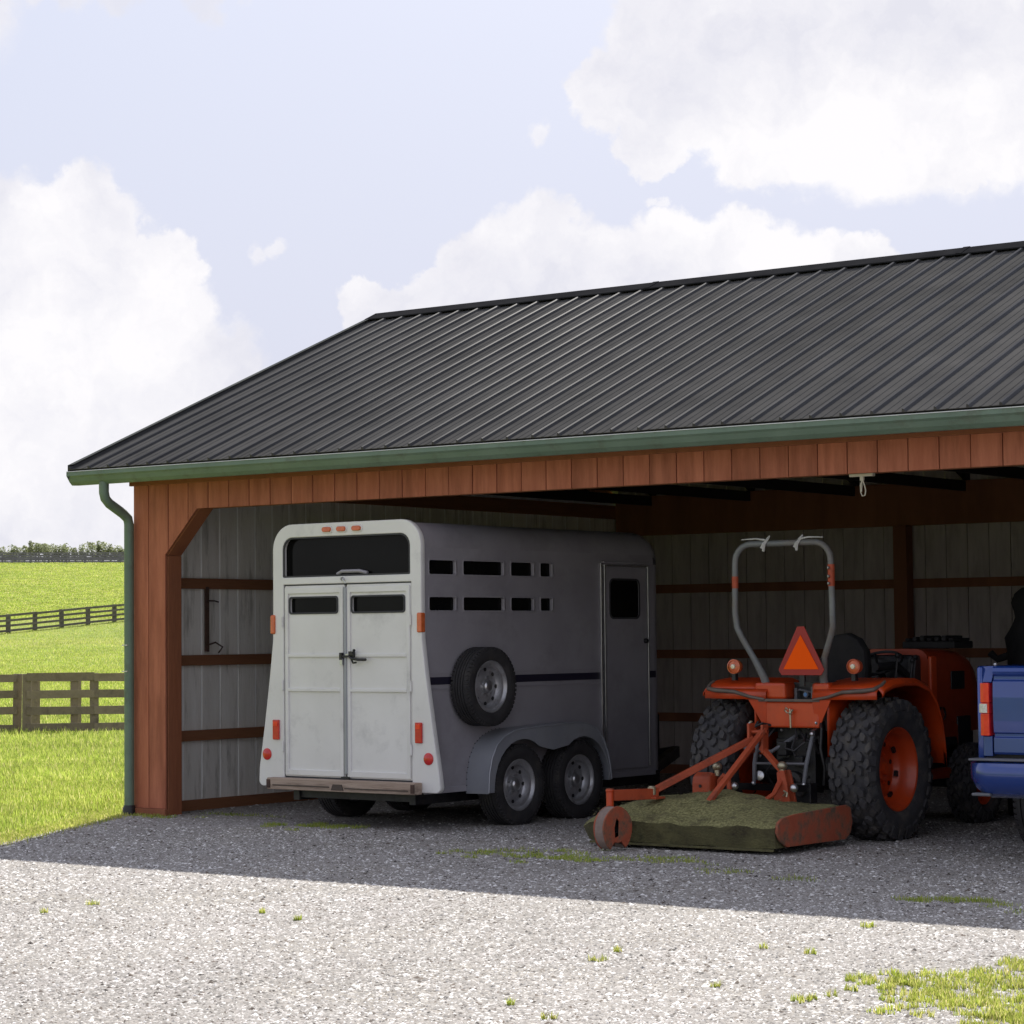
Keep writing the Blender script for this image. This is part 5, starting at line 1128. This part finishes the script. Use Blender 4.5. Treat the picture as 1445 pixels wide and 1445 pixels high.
# cab and front clip
cabp = [(1.98, .45), (1.98, 1.26), (2.10, 1.72), (2.25, 1.78), (3.25, 1.78), (3.45, 1.70), (3.95, 1.24), (5.0, 1.12), (5.15, 1.0), (5.18, .50), (4.85, .45)]
cabp += [(4.30+.43*cos(R(a)), .36+.42*sin(R(a))) for a in range(12, 169, 16)]+[(3.8, .42), (2.6, .42)]
for x in (.03, TW-.03): plate('cab_side', [cabp, [(2.2, 1.28), (2.28, 1.68), (2.95, 1.68), (2.95, 1.28)], [(3.02, 1.28), (3.02, 1.68), (3.32, 1.68), (3.72, 1.28)]], .05, m_blue, B_, 'yz', x, .01)
for x in (.04, TW-.04): plate('side_glass', [[(2.18, 1.26), (2.28, 1.70), (3.35, 1.70), (3.76, 1.26)]], .01, m_glass, B_, 'yz', x)
q = MB(); pr = [(1.985, .66), (1.985, 1.27), (2.10, 1.72), (2.25, 1.78), (3.25, 1.78), (3.45, 1.70), (3.95, 1.24), (5.0, 1.12), (5.15, 1.0), (5.17, .52)]
for (a0, b0), (a1, b1), m_ in [(pr[i], pr[i+1], None) for i in range(len(pr)-1)]:
    g = (a0, a1) == (1.985, 2.10) or (a0, a1) == (3.45, 3.95)
    MB().add([(.055, a0, b0), (TW-.055, a0, b0), (TW-.055, a1, b1), (.055, a1, b1), (.055, a0+.01, b0-.012), (TW-.055, a0+.01, b0-.012), (TW-.055, a1+.01, b1-.012), (.055, a1+.01, b1-.012)], [(0,1,2,3),(7,6,5,4),(0,4,5,1),(2,6,7,3),(0,3,7,4),(1,5,6,2)]).build('window_glass' if g else 'cab_panel', m_glass if g else m_blue, B_)
MB().box(.25, TW-.25, 5.175, 5.2, .65, .95).build('grille', m_blk, B_, bevel=.01)
for x in (.12, TW-.3): MB().box(x, x+.18, 5.165, 5.19, .82, .98).build('headlight', m_clr, B_, bevel=.01)
MB().box(.02, TW-.02, 5.12, 5.27, .40, .60).build('front_bumper', m_alu, B_, bevel=.03)
for y in (1.02, 4.30):
    for s_, x in ((-1, .095), (1, TW-.095)): road_wheel(B_, (x, y-.10, .365), .365, .21, .235, s_, m_alu)

# ------------------------------------------------------------------ black covered object
c = thing('covered_machine', 'black cover-draped lumpy shape with a rounded top standing behind the blue pickup truck bed', 'covered equipment', (6.585, 3.5, 0), 0)
cm = MB(); prof = [(.24, 0), (.25, .3), (.23, .8), (.235, 1.1), (.24, 1.3), (.235, 1.42), (.20, 1.53), (.165, 1.58), (.17, 1.63), (.185, 1.70), (.17, 1.77), (.11, 1.82), (.001, 1.84)]
cm.lathe((0, 0, 0), (0, 0, 1), prof, 28); cm.V = [(x+.018*sin(z*17+x*30), y+.018*cos(z*13+y*28), z) for x, y, z in cm.V]
cm.build('cover', m_cloth, c, smooth=True)
MB().tube([(-.2, -.1, 1.28), (-.30, -.1, 1.25), (-.36, -.1, 1.3)], .03, 8).build('lever', m_cloth, c, smooth=True)

# ------------------------------------------------------------------ fences
def fence(name, label, posts, hgt, rails, m, pw, bw_, bt=.025, group='board fences across the pasture', front=True, rise=None, nrail=4):
    """posts: (s, t) ground positions"""
    f = thing(name, label, 'fence', pt(posts[0][0], posts[0][1]), 0, group)
    org = f.location.copy(); P_ = [pt(a, b) for a, b in posts]
    for p in P_:
        l = p-org; dxy = rng.normal(0, .008, 2); up_ = Vector((dxy[0], dxy[1], 1)).normalized()
        q = MB(); dr = (P_[-1]-P_[0]); dr.z = 0; dr.normalize(); sdv = Vector((-dr.y, dr.x, 0))
        q.obox(l+Vector((0, 0, (hgt+.03)/2-.03)), dr*pw/2, sdv*pw/2, up_*((hgt+.09)/2)); q.build('post', m, f, bevel=.006 if pw > .1 else 0)
    for a, b in zip(P_[:-1], P_[1:]):
        dr = (b-a); sdv = Vector((-dr.y, dr.x, 0)).normalized()
        if sdv.dot(CAMP-a) < 0: sdv = -sdv
        off = sdv*(pw/2+bt/2) if front else -sdv*(pw/2+bt/2)
        for k in range(nrail):
            z = hgt*rails[k]+rng.normal(0, .006)
            p0 = a-org+off+Vector((0, 0, z)); p1 = b-org+off+Vector((0, 0, z+rng.normal(0, .008))); e = (p1-p0).normalized()*.02
            q = MB(); q.bar(p0-e*.0, p1-e*.05, bt, bw_); q.build('rail', m, f)
    return f
def tpx(x, s_): return s_*(x-90)/3412*.967
RL = (.955, .685, .41, .135)
fence('board_fence', 'brown four-board fence nearest the shed, its first post beside the downspout', [(48, tpx(x, 48)) for x in (46, 141, 236, 331)], 1.17, RL, m_fence, .17, .155)
fence('board_fence', 'brown four-board fence ending beside the near fence, at the left edge of the picture', [(48.3, tpx(x, 48.3)) for x in (-160, -64, 33)], 1.17, RL, m_fence, .17, .15)
fence('board_fence', 'brown four-board fence running just behind the near fence', [(50.8, tpx(57, 50.8)), (50.6, tpx(115, 50.6)), (49.9, tpx(205, 49.9)), (49.2, tpx(300, 49.2))], 1.12, (.985, .68, .378, .075), m_fence, .17, .15, nrail=4, front=True)
fence('board_fence', 'thin dark four-rail fence slanting uphill across the middle of the pasture', [(168+10*(x-20)/150, tpx(x, 168+10*(x-20)/150)) for x in [20+37.4*k for k in range(-2, 8)]], 1.25, RL, m_fencef, .24, .155, .05)
fence('board_fence', 'grey-brown fence along the crest of the pasture with trees behind', [(287, tpx(x, 287)) for x in [0+25.5*k for k in range(-2, 11)]], 1.22, RL, m_fenceg, .2, .16, .05, nrail=4)
fence('board_fence', 'grey-brown fence on the crest just behind the first crest fence', [(291, tpx(x, 291)) for x in [-12+23.5*k for k in range(-1, 11)]], 1.22, (.955, .75, .52, .3), m_fenceg, .2, .16, .05, nrail=4)

# ------------------------------------------------------------------ trees behind the crest
tree_lab = ['low bushy green tree behind the crest fence at the far left', 'tallest thin-topped tree left of the middle behind the crest fence', 'tree with thin bare twigs behind the crest fence', 'round pale green tree behind the crest fence near the downspout']
def tree(x, s_, h, wd_, lab, sparse):
    p = pt(s_, tpx(x, s_)); t_ = thing('hedgerow_tree', lab, 'tree', p, 0, 'trees behind the crest fence')
    tr = MB(); tr.tube([(0, 0, -.1), (.05, 0, h*.35), (.0, .05, h*.62)], [.10, .07, .03], 7)
    for k in range(7):
        a = rng.uniform(0, 2*pi); z = h*rng.uniform(.15, .5); r = wd_*rng.uniform(.25, .5)
        tr.tube([(0, 0, z), (cos(a)*r*.5, sin(a)*r*.5, z+h*.18), (cos(a)*r, sin(a)*r, z+h*rng.uniform(.3, .5))], [.04, .025, .01], 5)
    tr.build('trunk', m_bark, t_)
    n = int((500 if sparse else 900)); cl = []
    for k in range(9 if not sparse else 7):
        a = rng.uniform(0, 2*pi); rr = wd_*.42*rng.random(); cl.append((cos(a)*rr, sin(a)*rr, h*rng.uniform(.35, .88), wd_*rng.uniform(.12, .24)))
    cl.append((0, 0, h*.8, wd_*.18)); P_ = []
    for k in range(n):
        c_ = cl[rng.integers(len(cl))]; v = rng.normal(0, 1, 3); v /= np.linalg.norm(v); P_.append((c_[0]+v[0]*c_[3]*rng.uniform(.4, 1.1), c_[1]+v[1]*c_[3]*rng.uniform(.4, 1.1), max(.1, c_[2]+v[2]*c_[3]*1.0)))
    for k in range(60): P_.append((rng.normal(0, wd_*.2), rng.normal(0, wd_*.2), h*rng.uniform(.1, .5)))
    P_ = np.array(P_); n = len(P_)
    hazy_leaf = ([(-1, 0, 0), (0, -.6, .1), (1, 0, 0), (0, .6, -.1)], [(0, 1, 2, 3)])
    bv = np.array(hazy_leaf[0]); sz = rng.uniform(.06, .15, n)
    rm = rng.normal(0, 1, (n, 3, 3)); q, _ = np.linalg.qr(rm)
    V = np.einsum('nij,kj->nki', q, bv)*sz[:, None, None]+P_[:, None, :]
    F = np.arange(n*4).reshape(n, 4); np_mesh('crown', V.reshape(-1, 3), F, m_leaf, None, t_)

TREES = [(-8,3.7,3.4,0),(12,3.5,2.2,0),(28,4.0,3.2,0),(43,3.9,2.4,0),(52,5.0,1.6,1),(62,4.2,2.6,0),(76,4.0,2.6,0),(88,3.6,3.0,0),(100,3.9,2.6,0),(114,3.9,1.6,1),(124,4.6,2.4,1),(138,4.7,2.2,1),(147,4.0,1.8,0),(154,4.5,2.4,0),(164,3.9,1.8,1),(176,4.1,2.6,0),(190,4.0,3.2,0)]
names = ['leftmost', 'second from the left', 'third from the left', 'fourth from the left', 'thin-topped fifth from the left', 'sixth from the left', 'seventh from the left', 'eighth from the left, low and wide', 'ninth from the left', 'small sparse tenth from the left', 'twiggy eleventh from the left', 'twiggy twelfth from the left', 'thirteenth from the left', 'fourteenth from the left', 'sparse third from the downspout', 'rounded second from the downspout', 'pale green, nearest the downspout']
for (x, h, w__, sp_f), nm in zip(TREES, names):
    tree(x, 301+rng.uniform(-3, 6), h*.62, w__, 'hedgerow tree behind the crest fence, '+nm, sp_f)
